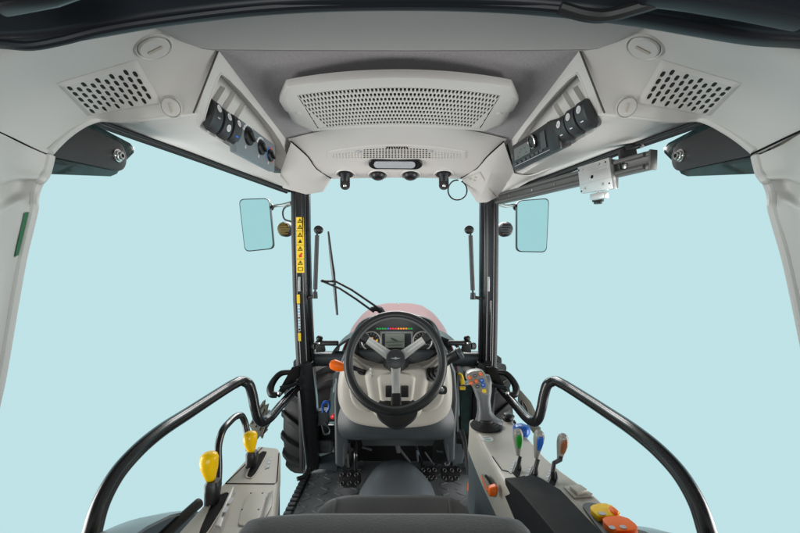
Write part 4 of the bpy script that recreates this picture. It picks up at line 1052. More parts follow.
mb = MB(); mb.lathe([(.05, -.05), (.07, -.02), (.084, .0), (.084, .012), (.06, .018)], P(397, 411, 1.62), Vector((0, -.42, .9)), 30); part('column_collar', mb, BLACKP, dash)
# ignition switch
mb = MB(); mb.loft([[P(442, 389.5, 1.69)+XA*u*k+ZA*v*k-YA*z for u, v in rrect(.040, .034, .012, 4)] for k, z in ((1, 0), (1, .012), (.9, .016))]); ig = part('ignition_switch', mb, BLACKP, dash)
mb = MB(); mb.lathe([(.011, 0), (.011, .004), (.006, .005), (0, .004)], P(441.5, 389.5, 1.672), -YA, 20); part('key_barrel', mb, CHROME, ig)
# bellows of the right lever, left lever sleeve
mb = MB(); mb.lathe([(.018, 0), (.030, .006), (.030, .012), (.020, .018), (.028, .024), (.028, .030), (.019, .036), (.025, .042), (.025, .048), (.014, .056)], P(429, 375, 1.70), Vector((.8, -.5, .35)), 20); part('rubber_bellows', mb, BOOTM, dash)
mb = MB(); mb.prism([P(x, y, 1.78) for x, y in ((334.5, 372), (348, 371), (352, 375), (352, 380), (335, 379))], Vector((0, .06, 0))); part('lever_sleeve', mb, SLATE, dash, bevel=.008)
mb = MB(); mb.tube([P(350, 366, 1.68), P(356, 368, 1.68), P(360, 373, 1.68), P(366, 374, 1.70)], .006, 8); part('lever_cable', mb, BLACKP, dash)

# instrument cluster
cl = thing('instrument_cluster', 'black instrument cluster with two gauges, screen and row of coloured lamps behind the wheel', 'instrument cluster', P(397, 365, 1.85))
ov = [(352, 343), (355, 330), (363, 320), (378, 314.5), (397, 313), (416, 314.5), (431, 320), (438, 330), (441, 343), (437, 356), (420, 365), (397, 367), (374, 365), (357, 356)]
ov2 = chaikin([Vector(p) for p in ov], 2); cc = Vector((397, 341))
def ovr(k, d, dy=0, tl=0): return [P(cc.x+(p.x-cc.x)*k, cc.y+(p.y-cc.y)*k+dy, d+(p.y-cc.y)/26*tl) for p in ov2]
mb = MB(); mb.loft([ovr(.98, 2.02), ovr(1.03, 1.86), ovr(1.0, 1.775, 0, .03), ovr(.965, 1.77, 0, .03), ovr(.93, 1.785, 0, .03), ovr(.86, 1.865, 0, 0), ovr(.3, 1.868)], True); part('binnacle', mb, BLACKP, cl, ang=60)
DF = 1.835
def face_oval(d, k=.86): return [P(cc.x+(p.x-cc.x)*k, cc.y+(p.y-cc.y)*k+.5, d) for p in ov2]
mb = MB(); mb.prism(face_oval(DF, .88), Vector((0, .02, 0))); part('cluster_face', mb, mat('cluster_face_black', (.012, .013, .015), .35), cl)
# silver band round the screen
mb = MB(); mb.loft([[P(x, y, DF-.004) for x, y in ((380, 331.5), (413, 331.5), (413, 351), (380, 351))], [P(x, y, DF-.008) for x, y in ((381.5, 333), (411.5, 333), (411.5, 349.5), (381.5, 349.5))], [P(x, y, DF-.001) for x, y in ((382, 333.5), (411, 333.5), (411, 349), (382, 349))]], False); part('screen_surround', mb, GREYP, cl, ang=20)
mb = MB(); mb.prism([P(x, y, DF-.006) for x, y in ((385, 333.5), (404.5, 333.5), (404.5, 347.5), (385, 347.5))], Vector((0, .006, 0))); sc_ = part('screen', mb, LCD, cl)
mb = MB(); mb.prism([P(x, y, DF-.007) for x, y in ((390, 337.5), (393, 338), (396, 339.5), (399, 341), (395, 341), (392, 340))], Vector((0, .001, 0))); part('screen_icon', mb, SLATED, sc_)
mb = MB(); mb.prism([P(x, y, DF-.007) for x, y in ((386, 342), (403.5, 341.2), (403.5, 342), (386, 342.8))], Vector((0, .001, 0))); part('screen_line', mb, SLATED, sc_)
mb = MB(); mb.prism([P(x, y, DF-.007) for x, y in ((388, 345), (402, 344.5), (402, 345.2), (388, 345.8))], Vector((0, .001, 0))); part('screen_line', mb, SLATED, sc_)
for gi, gx in enumerate((371, 422.5)):
    c = P(gx, 340.8, DF-.004); rr = .046
    mb = MB(); mb.lathe([(rr, 0), (rr*1.02, .008), (rr*.95, .012), (rr*.88, .009), (rr*.86, 0)], c, -YA, 40); gg = part('gauge_ring', mb, SILVER, cl)
    mb = MB(); mb.lathe([(rr*.87, .001), (rr*.87, .002), (0, .002)], c, -YA, 36); part('gauge_dial', mb, BLACKP, gg)
    for k in range(11):
        a = R(-30+k*24); e = XA*math.cos(a)+ZA*math.sin(a); f_ = e.cross(YA)
        mb = MB(); mb.box(c-YA*.0025+e*rr*.72, (rr*.16, rr*.035, .001), (e, f_, YA)); part('gauge_tick', mb, WHITE, gg)
    icons = ((-.32, .35, LY), (.12, .28, LO), (.42, -.02, LR), (.60, .05, LY), (.52, -.48, LR)) if gi == 0 else ((-.28, .08, LO), (.08, .38, LR), (-.55, .0, LY), (.35, -.3, GREYP))
    for (u, v, m) in icons:
        mb = MB(); mb.lathe([(.0048, 0), (.0048, .001), (0, .001)], c+XA*u*rr+ZA*v*rr-YA*.0025, -YA, 10); part('gauge_lamp', mb, m, gg)
    mb = MB(); mb.plate(c-YA*.003+XA*(-.06 if gi == 0 else .06)*rr*3-ZA*rr*.12, rrect(.030, .020, .008, 4), (XA, ZA, -YA), .003); part('gauge_hub', mb, GREYP, gg)
    mb = MB(); e = (XA*-.7+ZA*.7) if gi == 0 else (XA*.2+ZA*.98)
    mb.tube([c-YA*.005, c-YA*.005+e*rr*.7], [.0018, .0006], 6); part('gauge_needle', mb, LO, gg)
seq = [LG]*4+[LB]+[LR]*3+[LO]*4+[LG]*2
for k, m in enumerate(seq):
    x = 377.5+k*2.62
    mb = MB(); mb.plate(P(x, 328.5-.006*(x-397)**2*-.05, DF-.004), rrect(.0092, .0068, .002, 2), (XA, ZA, -YA), .003); part('warning_lamp', mb, m, cl)
for (x, y) in ((385.6, 352), (388, 353.8)):
    mb = MB(); mb.lathe([(.0045, 0), (.0045, .001), (0, .001)], P(x, y, DF-.004), -YA, 10); part('amber_lamp', mb, LO, cl)

# steering wheel
sw = thing('steering_wheel', 'black three-spoke steering wheel with silver spokes and round centre cap', 'steering wheel', P(395.5, 361, 1.54))
Cw = P(395.5, 361.5, 1.54); tl = R(20)
wn = Vector((0, -math.cos(tl), math.sin(tl))); wu = Vector((0, math.sin(tl), math.cos(tl)))
RM = .183
mb = MB(); rings = []
for i in range(72):
    a = 2*math.pi*i/72; e = XA*math.cos(a)+wu*math.sin(a)
    rings.append([Cw+e*(RM+.0165*math.cos(b))+wn*.0185*math.sin(b) for b in [2*math.pi*j/16 for j in range(16)]])
rings.append(rings[0]); mb.loft(rings, False); part('wheel_rim', mb, mat('leather_rim', (.016, .017, .018), .38, bump=.25, bscale=900, var=.15), sw, ang=80)
mb = MB(); mb.tube([Cw+(XA*math.cos(a)+wu*math.sin(a))*(RM-.0150)+wn*.010 for a in [2*math.pi*i/64 for i in range(65)]], .0052, 8, smooth=False, caps=False); part('rim_inner_ring', mb, mat('grey_rim_ring', (.085, .09, .092), .45, bump=.2), sw)  # lighter grey ring along the inner side of the rim
Hc = Cw-wn*.055+wu*.014
def spoke(px, py, name):
    d = P(px, py, 1.54)-Cw; e = (d-wn*d.dot(wn)).normalized(); f_ = wn.cross(e)
    end = Cw+e*(RM-.012)-wn*.004
    prof = ((.022, .020, -.002, .014), (.06, .017, .012, .012), (.11, .0155, .034, .011), (.145, .0155, .047, .011))
    rings = [[Hc+e*r+f_*w*u+wn*(h+th*v) for u, v in rrect(2, 1.6, .5, 3)] for r, w, h, th in prof]
    mb = MB(); mb.loft(rings); so = part('spoke', mb, SILVER, sw)
    mb = MB()
    for sx in (-1, 1): mb.tube([Hc+e*.05+f_*sx*.007+wn*(.0075+.0135), Hc+e*.13+f_*sx*.006+wn*(.041+.0085)], .0016, 6)
    part('spoke_groove', mb, GREYP, so)
    rings = [[Hc+e*r+f_*w*u+wn*(h+th*v) for u, v in rrect(2, 1.6, .6, 3)] for r, w, h, th in ((.130, .0175, .041, .0125), (.150, .019, .049, .014), (.172, .020, .053, .015))]
    mb = MB(); mb.loft(rings); part('spoke_end', mb, BLACKP, so)
spoke(356, 335, 'l'); spoke(435, 335, 'r'); spoke(396.5, 420, 'b')
mb = MB(); mb.lathe([(.030, -.05), (.034, -.01), (.0375, .008), (.0375, .022), (.035, .028), (.028, .0305), (0, .0315)], Hc, wn, 40); hub = part('centre_cap', mb, mat('dark_grey_cap', (.035, .037, .042), .4, bump=.1), sw)
mb = MB()
em = [(-.026, .004), (-.012, .003), (-.004, .0045), (0, .009), (.004, .0045), (.012, .003), (.026, .004), (.012, -.001), (.004, -.001), (0, -.006), (-.004, -.001), (-.012, -.001)]
mb.plate(Hc+wn*.0312, [(u*.8, v*.8) for u, v in em], (XA, wu, wn), .0012); part('cap_emblem', mb, GREYP, hub)
mb = MB(); mb.tube([Hc-wn*.03, Hc-wn*.13], [.034, .055], 24); part('column_shaft', mb, BLACKP, sw)

# stalks
st = thing('shuttle_lever', 'orange paddle lever sticking out behind the steering wheel', 'lever', P(338, 365, 1.66))
mb = MB(); rings = []
for x, y, hy, hz in ((329.5, 365, .006, .008), (331, 364.8, .015, .016), (335, 365, .02, .023), (340, 366.3, .018, .021), (344, 367.2, .014, .015), (347, 367.6, .012, .012)):
    c = P(x, y, 1.66); rings.append([c+YA*u*hy+ZA*v*hz for u, v in rrect(2, 2, .8, 4)])
mb.loft(rings); part('orange_grip', mb, ORANGE, st)
mb = MB(); mb.tube([P(346, 367.5, 1.66), P(356, 369, 1.67), P(366, 372, 1.70)], .008, 8); part('lever_stem', mb, BLACKP, st)
st = thing('light_stalk', 'black multi-function stalk with blunt end poking out towards the joystick', 'stalk', P(452, 357, 1.62))
mb = MB(); mb.tube([P(432, 373, 1.70), P(442, 366, 1.65), P(450, 358.5, 1.62), P(458, 354, 1.61)], [.012, .014, .019, .022], 14); part('stalk_arm', mb, BLACKP, st)
mb = MB(); mb.lathe([(.021, 0), (.024, .004), (.024, .016), (.020, .020), (0, .021)], P(457.5, 354.3, 1.61), (P(460, 353, 1.61)-P(455, 355.6, 1.61)), 20); part('stalk_tip', mb, SLATE, st)

# pedals
def pedal(q, d, name_lab, cols, rows_, arm, lab):
    t = thing('foot_pedal', lab, 'pedal', P(*q[3], d), 'foot pedals')
    tilt = .055
    pt = [P(x, y, d+(tilt*(q[2][1]-y)/(q[2][1]-q[0][1]))) for x, y in q]
    mb = MB(); mb.prism(chaikin([Vector(p) for p in pt], 1), Vector((0, .028, -.010))); pd = part('pedal_pad', mb, BLACKP, t, bevel=.003)
    nn = (pt[1]-pt[0]).cross(pt[3]-pt[0]).normalized(); nn = nn if nn.y < 0 else -nn
    for j in range(rows_):
        for i in range(cols):
            u = (i+.5)/cols; v = (j+.5)/rows_
            c = (pt[0]*(1-u)+pt[1]*u)*(1-v)+(pt[3]*(1-u)+pt[2]*u)*v
            mb = MB(); mb.lathe([(.0105, -.002), (.0100, .004), (.008, .006), (.006, .0045), (.005, .001), (0, .001)], c, nn, 14); part('pad_stud', mb, BLACKM, pd)
    mb = MB(); mb.tube([P(*arm[0], d+.06), P(*arm[1], d+.12), P(*arm[2], d+.10)], .010, 10); part('pedal_arm', mb, BLACK, t)
pedal([(338, 470.5), (360, 470.5), (361, 487.5), (338.5, 488)], 1.83, '', 3, 2, [(356, 472), (355.5, 455), (356, 436)], 'wide black clutch pedal with studs, alone on its side of the hump')
pedal([(418.5, 466.5), (437.5, 466.5), (436.5, 481), (426, 482)], 1.86, '', 3, 2, [(424, 468), (418, 455), (414, 440)], 'angled black brake pedal nearest the hump')
pedal([(440.5, 466.5), (464, 466.5), (458, 482), (442, 482.5)], 1.86, '', 3, 2, [(452, 468), (452, 455), (450, 436)], 'wide-topped black pedal by the joystick console')
# linkage under the dash
lk = thing('pedal_linkage', 'grey steel rods and springs of the pedal linkage under the dashboard', 'linkage', P(430, 460, 1.95))
for pts, r_, m in (([(449.2, 450), (450, 463), (446.5, 465.5), (445, 463)], .0045, GREYP), ([(437, 451), (443, 451.5)], .006, SLATE), ([(397, 442), (399, 452)], .012, SLATED), ([(397.5, 446), (410, 462)], .006, SLATED), ([(417, 450), (418, 462)], .005, SLATE), ([(425, 452), (434, 465)], .004, SLATE), ([(362, 447), (372, 450)], .006, SLATED), ([(348, 442), (350, 466)], .015, BLACKP)):
    mb = MB(); mb.tube([P(x, y, 1.95) for x, y in pts], r_, 8); part('linkage_rod', mb, m, lk)
mb = MB(); mb.prism([P(x, y, 1.98) for x, y in ((434, 440), (448, 440), (446, 466), (432, 462))], Vector((0, .02, 0))); part('linkage_bracket', mb, BLACKP, lk, bevel=.003)
mb = MB(); mb.prism([P(x, y, 1.97) for x, y in ((345, 440), (357, 440), (357, 466), (347, 467))], Vector((0, .02, 0))); part('linkage_bracket', mb, BLACKP, lk, bevel=.003)
for (x, y) in ((350, 456), (425, 444), (352, 449)):
    mb = MB(); mb.lathe([(.010, 0), (.010, .006), (0, .007)], P(x, y, 1.95), -YA, 6); part('linkage_nut', mb, CHROME if y == 456 else SLATED, lk)
# side column right of the cowl
mb = MB(); mb.prism([P(x, y, 1.90) for x, y in ((452, 440), (463, 438), (466, 447), (463, 463), (453, 466))], Vector((0, .08, 0))); part('heater_duct', mb, SLATE, dash, bevel=.008, seg=3)
mb = MB(); mb.tube([P(457, 441, 1.86), P(463, 442, 1.85), P(465, 448, 1.86)], .012, 8); part('duct_lever', mb, BLACKP, dash)

# clutter between pillar and dashboard
pk = thing('hydraulic_hose', 'blue hose loop with black couplings between the pillar and the dashboard', 'hose', P(326, 420, 2.0))
mb = MB(); mb.tube([P(323, 412, 1.99), P(322.5, 406, 1.99), P(325, 401.5, 1.98), P(328.5, 402.5, 1.98), P(329, 408, 1.98), P(326.5, 412, 1.98)], .0065, 10); part('hose_loop', mb, BLUE, pk)
mb = MB(); mb.prism([P(x, y, 2.0) for x, y in ((317.5, 411), (329, 410), (328, 426), (318, 426))], Vector((0, .05, 0))); part('coupling_block', mb, SLATED, pk, bevel=.006)
for pts in ([(325, 422), (330, 430), (329, 434)], [(322, 425), (325, 434), (330, 433)]):
    mb = MB(); mb.tube([P(x, y, 1.985) for x, y in pts], .005, 8); part('coupling_rod', mb, SLATE, pk)
rk = MB(); rk.tube([P(331.5, 417, 1.93), P(334.5, 416.5, 1.92)], [.008, .014], 12); rk.ball(P(334.5, 416, 1.92), .014, 8); tag(rk.build('pull_knob', RED), 'small red pull knob at the edge of the dashboard near the blue hose', 'knob')
bt = thing('fluid_reservoir', 'small grey fluid reservoir by the floor between pillar and dashboard', 'reservoir', P(325, 450, 2.05))
mb = MB(); mb.prism([P(x, y, 2.04) for x, y in ((319, 441), (331, 441), (332, 453), (319, 454))], Vector((0, .05, 0))); part('tank', mb, mat('clear_grey_tank', (.13, .13, .13), .25, var=.5, vscale=60), bt, bevel=.006)
mb = MB(); mb.prism([P(x, y, 2.06) for x, y in ((317, 425), (335, 425), (335, 442), (317, 442))], Vector((0, .05, 0))); part('tank_bracket', mb, BLACK, bt, bevel=.004)
yp = thing('yellow_connector', 'yellow connector plug on a cable between dashboard and joystick', 'plug', P(463, 383, 1.9))
mb = MB(); mb.prism([P(x, y, 1.9) for x, y in ((460.3, 378.5), (464, 378), (465, 384.5), (460.8, 385))], Vector((0, .02, 0))); part('plug_body', mb, YELLOWS, yp, bevel=.004)
mb = MB(); mb.tube([P(462.5, 379, 1.91), P(461.5, 375.5, 1.91), P(458.5, 373.5, 1.92)], .007, 8); part('plug_cable', mb, YELLOWS, yp)
mb = MB(); mb.box(P(462.5, 388, 1.905), (.026, .02, .012)); part('plug_band', mb, YELLOWS, yp)
tk = thing('washer_bottle', 'dark green translucent bottle behind the joystick beside the dashboard', 'bottle', P(464, 415, 2.02))
mb = MB(); mb.prism([P(x, y, 2.0) for x, y in ((459, 386), (474, 384), (475, 432), (460, 436))], Vector((0, .08, 0))); part('bottle_body', mb, mat('green_black_bottle', (.016, .032, .028), .2, var=.6, vscale=40), tk, bevel=.012, seg=3)
mb = MB(); mb.tube([P(457, 372, 2.0), P(456, 410, 1.99), P(457, 440, 1.98)], .013, 10); part('bottle_hose', mb, BLACKP, tk)
# ================================================================== SEAT, CONSOLES, RAILS
se = thing('driver_seat', 'charcoal fabric driver seat with cushion and backrest seen from behind', 'seat', V(-.02, .95, -1.05))
def blob(secs, mb):
    mb.loft(secs); return mb
# backrest
rings = []
for z, hw, y0, y1 in ((-.80, .215, .56, .68), (-.66, .225, .545, .68), (-.52, .232, .54, .675), (-.445, .232, .54, .665), (-.412, .226, .548, .655), (-.395, .212, .562, .64), (-.389, .185, .58, .625)):
    cx_ = -.024
    rings.append([V(cx_+u*hw, (y0+y1)/2+v*(y1-y0)/2, z) for u, v in rrect(2, 2, .55, 6)])
mb = MB(); mb.loft(rings); part('backrest', mb, SEATF, se, ang=80)
# cushion
rings = []
for y, hw, zt, zb in ((.66, .22, -.70, -.86), (.80, .235, -.695, -.87), (1.0, .24, -.70, -.88), (1.15, .238, -.703, -.88), (1.22, .230, -.708, -.875), (1.265, .215, -.722, -.86), (1.285, .19, -.745, -.84)):
    rings.append([V(-.022+u*hw, y, (zt+zb)/2+v*(zt-zb)/2) for u, v in rrect(2, 2, .5, 7)])
mb = MB(); mb.loft(rings); cu = part('cushion', mb, SEATF, se, ang=80)
for sx in (-1, 1):
    mb = MB(); mb.tube([V(-.022+sx*.165, .9, -.699), V(-.022+sx*.165, 1.1, -.7015), V(-.022+sx*.17, 1.2, -.708), V(-.022+sx*.18, 1.26, -.733)], .004, 8); part('cushion_seam', mb, SEATF, cu)
mb = MB(); mb.prism([V(-.20, .70, -1.05), V(.16, .70, -1.05), V(.16, 1.15, -1.05), V(-.20, 1.15, -1.05)], Vector((0, 0, .17))); part('seat_base', mb, BLACKP, se, bevel=.02)

# ---- left console (gear levers)
ZL = -.55
def T(x, y, z=ZL):  # pixel onto the console's level
    return hit_plane(x, y, V(0, 0, z), ZA)
lc = thing('lever_console', 'greige side console carrying the two yellow-topped levers', 'console', T(225, 490))
top = [T(258, 445.5), T(278, 447.5), T(280.5, 452), T(274.5, 517), T(272, 545), T(170, 545), T(178, 532), T(210, 497)]
mb = MB(); mb.prism(top, Vector((0, 0, -.10))); part('console_top', mb, TRIMD, lc, bevel=.010, seg=3)
sd = [T(279.5, 453)+Vector((.004, 0, -.02)), T(273.5, 518)+Vector((.006, 0, -.02)), T(272, 545)+Vector((.006, 0, -.02))]
mb = MB(); mb.prism([p+Vector((0, 0, -.06)) for p in (T(259, 447), T(280, 452), T(273.5, 518), T(272, 545), T(170, 545))], Vector((0, 0, -.50))); part('console_side', mb, SIDEP, lc, bevel=.012, seg=3)
mb = MB(); mb.loft([[V(-.40, 1.16, -.75), V(-.30, .8, -.70), V(-.30, .5, -.70), V(-.47, .5, -.75)], [V(-.47, 1.52, -1.06), V(-.36, 1.52, -1.07), V(-.26, 1.30, -1.07), V(-.47, .5, -1.07)], [V(-.47, 1.54, -1.10), V(-.34, 1.54, -1.10), V(-.25, 1.30, -1.10), V(-.47, .5, -1.10)]]); part('console_skirt', mb, SIDEP, lc, bevel=.02, seg=3)
# front lid panel outline and lever gate
def line(pts, r, m, name, par, z=ZL+.0005, smooth=False):
    mb = MB(); mb.tube([T(x, y, z) for x, y in pts], r, 6, smooth=smooth); return part(name, mb, m, par)
line([(225.5, 483.5), (258, 452), (262, 447.5)], .0014, DARK, 'lid_joint', lc)
line([(225.5, 483.5), (274.5, 483.8), (277, 481), (279, 453)], .0014, DARK, 'lid_joint', lc)
def slot(pts, par, z=ZL, name='lever_gate', m=DARK, rim=None):
    mb = MB(); mb.prism(chaikin([T(x, y, z+.0012) for x, y in pts], 2), Vector((0, 0, -.003))); g_ = part(name, mb, m, par)
    if rim:
        p_ = chaikin([T(x, y, z+.001) for x, y in pts], 2); mb = MB(); mb.tube(p_+[p_[0]], .0022, 6, smooth=False, caps=False); part('gate_rim', mb, rim, par)
    return g_
slot([(246, 474), (258, 452), (268, 451), (266, 456), (254, 478), (247, 478)], lc, rim=TRIMD)
slot([(198, 531), (214, 497), (228, 491), (231, 495), (216, 520), (206, 536), (198, 538)], lc, rim=TRIMD)
# raised guard fin beside the rear gate
f0, f1 = T(213, 533), T(234, 494)
mb = MB(); mb.loft([[T(211, 535), T(232, 491), T(236, 492), T(222, 535)], [T(214, 533)+Vector((0, 0, .016)), T(232.5, 493)+Vector((0, 0, .020)), T(235, 494)+Vector((0, 0, .018)), T(221, 533)+Vector((0, 0, .012))]]); part('gate_fin', mb, LEVG, lc, bevel=.004, seg=3)
for (x, y, ang_) in ((230.5, 509, .95), (226, 518, .95)):
    c = T(x, y)+Vector((0, 0, .019)); mb = MB(); mb.plate(c, rrect(.009, .022, .002), (XA, (T(234, 494)-T(213, 533)).normalized(), ZA), .0012); part('position_mark', mb, GREYP, lc)
# lid plate with screws
lidp = [(247, 494), (264, 493), (267, 495.5), (258, 526), (240, 526.5), (238, 523)]
mb = MB(); mb.prism(chaikin([T(x, y, ZL+.0005) for x, y in lidp], 1), Vector((0, 0, .003))); ld = part('service_lid', mb, TRIMD, lc, bevel=.0015)
for x, y in ((242, 511), (258.5, 511), (262.5, 494.5), (251, 494.5)):
    mb = MB(); mb.lathe([(.0022, .003), (.0022, .0042), (0, .0042)], T(x, y), ZA, 10); part('lid_screw', mb, SLATED, ld)
mb = MB(); mb.prism([T(x, y, ZL+.001) for x, y in ((268, 495), (273, 492), (271.5, 508), (264, 522), (261.5, 522))], Vector((0, 0, .005))); part('tray_edge', mb, LEVG, lc, bevel=.002)
mb = MB(); mb.prism([T(x, y, ZL+.0008) for x, y in ((268.2, 458), (272.3, 456.5), (269.5, 467.5), (265.2, 469))], Vector((0, 0, .0012))); pl_ = part('position_plate', mb, GREYP, lc)
for k in range(3):
    mb = MB(); mb.plate(T(270.5-k*1.4, 459+k*3.6, ZL+.0021), rrect(.006, .006, .0015), (XA, YA, ZA), .0006); part('position_mark', mb, WHITE, pl_)
# levers
def ylever(knob, stalk, d, kw, kh, lab):
    t = thing('range_lever', lab, 'lever', P(*stalk[1], d), 'yellow-topped gear levers')
    a, b = P(*stalk[0], d), P(*stalk[1], d)
    w0 = kw*.46
    ax = (a-b).normalized(); s_, t_, _ = basis(ax, -YA)
    rings = []
    for f, w in ((0, .60), (.05, .72), (.35, .80), (.62, .86), (.86, .92), (.93, .80), (1.0, .72)):
        c = b.lerp(a, f); rings.append([c+s_*u*w0*w+t_*v*w0*w*.9 for u, v in rrect(2, 2, .7, 4)])
    mb = MB(); mb.loft(rings); part('lever_stalk', mb, BLACKP, t)
    c = P(*knob, d); rings = []
    for z, rx, ry, off in ((-.50, .50, .50, .10), (-.40, .60, .62, .08), (-.25, .74, .78, .02), (-.05, .93, .94, -.04), (.15, 1.0, 1.0, -.06), (.32, .98, .96, -.03), (.43, .80, .80, .02), (.485, .55, .55, .04), (.50, .25, .25, .05)):
        rings.append([c+Vector((off*kw*.5, 0, z*kh))+XA*kw/2*rx*math.cos(q_)+YA*kw*.48*ry*math.sin(q_) for q_ in [2*math.pi*i/24 for i in range(24)]])
    mb = MB(); mb.loft(rings); part('yellow_knob', mb, YELLOW, t, ang=80)
    mb = MB(); mb.tube([b+Vector((0, 0, .02)), b-ax*.05], .011, 10); part('lever_shaft', mb, CHROME, t)
    mb = MB(); mb.box(b-ax*.03, (.03, .05, .02)); part('shaft_boot', mb, BOOTM, t, bevel=.005)
ylever((209.5, 466), (((213.5, 480), (211, 511))), .93, .042, .064, 'larger nearer yellow-topped black gear lever beside the curved grab bar')
ylever((250.5, 441.5), (((252.5, 451), (250.5, 472.5))), 1.10, .038, .055, 'smaller farther yellow-topped black gear lever by the front end of its console')
# grab bar by the levers
gb = MB(); gb.tube([P(x, y, d) for x, y, d in ((216, 512, 1.0), (218.5, 470, 1.04), (218.5, 445, 1.06), (222.5, 431, 1.08), (229, 422.5, 1.12), (236, 416.5, 1.16), (241, 415.5, 1.18), (244.5, 421, 1.19), (247, 432, 1.19), (249, 450, 1.19))], .0095, 14)
tag(gb.build('grab_bar', BLACK), 'thin black curved grab bar rising behind the yellow-topped levers', 'grab bar')
# fender rails
def rail(pts, r, lab):
    t = thing('fender_rail', lab, 'handrail', P(*pts[0]), 'bent fender handrails')
    mb = MB(); mb.tube([P(*p) for p in pts], r, 20, per=10); part('rail_tube', mb, BLACK, t)
    a = P(*pts[-1]); mb = MB(); mb.lathe([(.018, -.008), (.020, 0), (.018, .008)], a, XA, 16); part('rail_foot', mb, BLACK, t)
LR_ = [(86, 560, .80), (92, 533, .83), (101, 503, .88), (117, 474, .94), (136, 452, 1.0), (158, 433, 1.08), (190, 412, 1.22), (224, 390, 1.40), (235, 383.5, 1.46), (242, 381, 1.50), (248.5, 384, 1.51), (252, 393, 1.52), (255, 408, 1.53), (258, 418, 1.54), (262.5, 422, 1.57), (269, 418.5, 1.62), (282, 404, 1.78), (296.5, 388, 1.93)]
rail(LR_, .0185, 'black bent fender handrail beside the yellow-topped levers')
rail([(795-x+(1.5 if y < 425 else 4*(y-425)/100), y, d) for x, y, d in LR_], .0185, 'black bent fender handrail beside the coloured hydraulic levers')
# fenders and lower bar
for side in (-1, 1):
    cx_ = -.60 if side < 0 else .60
    fe = MB(); rows = []
    for j in range(9):
        x = (cx_ - side*.09)+side*.18*j/8
        rows.append([V(x, (.655 if side < 0 else .60)-.80*math.cos(a)*.9-.02, -1.30+.80*math.sin(a)-.0006*j**2.2) for a in [math.pi*(.12+.76*i/20) for i in range(21)]])
    fe.sheet(rows); tag(fe.build('rear_fender', FEND, solid=.006, ang=70), 'grey-blue rear fender curving under the handrail ' + ('behind the yellow-topped levers' if side < 0 else 'behind the orange and yellow switches'), 'fender', 'rear fenders')
lb = MB(); lb.tube([P(150, 548, .86), P(168, 531, .90), P(196, 505.5, .97), P(199, 503, .98)], .012, 12); tag(lb.build('console_tube', BLACKP), 'straight black tube lying along the outer edge of the lever console', 'tube')
# mudguard flaps outside
for side in (-1, 1):
    if side < 0:
        o_ = [(249, 425), (262, 402), (264.5, 400.5), (264, 406), (268, 404.5), (266.5, 411), (269, 411), (270.5, 421), (271, 422), (266, 430), (267, 431), (263, 435), (262, 439), (260, 436), (257, 440), (254, 434)]
        lab = 'olive brown serrated mudguard flap behind the bent rail next to the front tyre'
    else:
        o_ = [(519.5, 391), (521, 390.5), (531, 402), (538, 417), (539, 427), (541, 428), (540, 432), (534, 434), (527, 424), (519.5, 412), (518.8, 400)]
        lab = 'olive brown pointed mudguard flap behind the bent rail near the blue knob'
    t = thing('mudguard_flap', lab, 'mudguard flap', P(*o_[-1], 2.0), 'mudguard flaps')
    mb = MB(); mb.prism([P(x, y, 2.0) for x, y in o_], Vector((0, .02, 0))); part('flap_sheet', mb, OLIVE, t, bevel=.001)
    for k in range(4 if side < 0 else 1):
        mb = MB()
        if side < 0: mb.tube([P(251+k*4, 424+k*3.2, 1.998), P(262+k*2, 405+k*4.4, 1.998)], .003, 6)
        else: mb.tube([P(x, y, 1.998) for x, y in ((522, 401), (523, 410), (528, 417), (527, 408), (523, 401))], .003, 6)
        part('flap_rib', mb, RUST, t)

# ---- right console
ZR = -.53
def Q(x, y, z=ZR): return hit_plane(x, y, V(0, 0, z), ZA)
rc = thing('control_console', 'greige control console with joystick, coloured levers and black armrest', 'console', V(.36, 1.0, -1.05))
pts = [Q(469, 418.5), Q(511, 418.5), Q(520, 428), Q(546, 457), Q(562, 470.5), Q(590, 490), Q(622, 519), Q(645, 540), V(.50, .5, ZR), V(.272, .5, ZR), Q(543, 540), Q(522, 505), Q(500.5, 478), Q(483, 447)]
low = [p+Vector((-.006 if i in (0, 9, 10, 11, 12, 13) else 0, 0, -.115)) for i, p in enumerate(pts)]
mb = MB(); mb.loft([low, pts]); part('console_top', mb, TRIMD, rc, bevel=.014, seg=4)
mb = MB(); mb.prism([p+Vector((-.004 if i in (0, 9, 10, 11, 12, 13) else .0, 0, -.095)) for i, p in enumerate(pts)], Vector((0, 0, -.48))); part('console_side', mb, SIDEP, rc, bevel=.01, seg=3)
# flush tray lines
mb = MB(); mb.tube([Q(x, y, ZR+.0005) for x, y in ((492.5, 456.5), (502, 470), (514, 473), (520, 470))], .0014, 6, smooth=False); part('tray_joint', mb, DARK, rc)
# round sticker
mb = MB(); mb.lathe([(.019, .0006), (.019, .0014), (0, .0014)], Q(487, 439), ZA, 24); stk = part('round_sticker', mb, WHITE, rc)
for k in (-1, 1):
    mb = MB(); mb.plate(Q(487, 439)+Vector((0, k*.008, .0014)), rrect(.020, .008, .003), (XA, YA, ZA), .0005); part('sticker_print', mb, mat('pale_green_print', (.22, .5, .36), .5) if k < 0 else GREYP, stk)
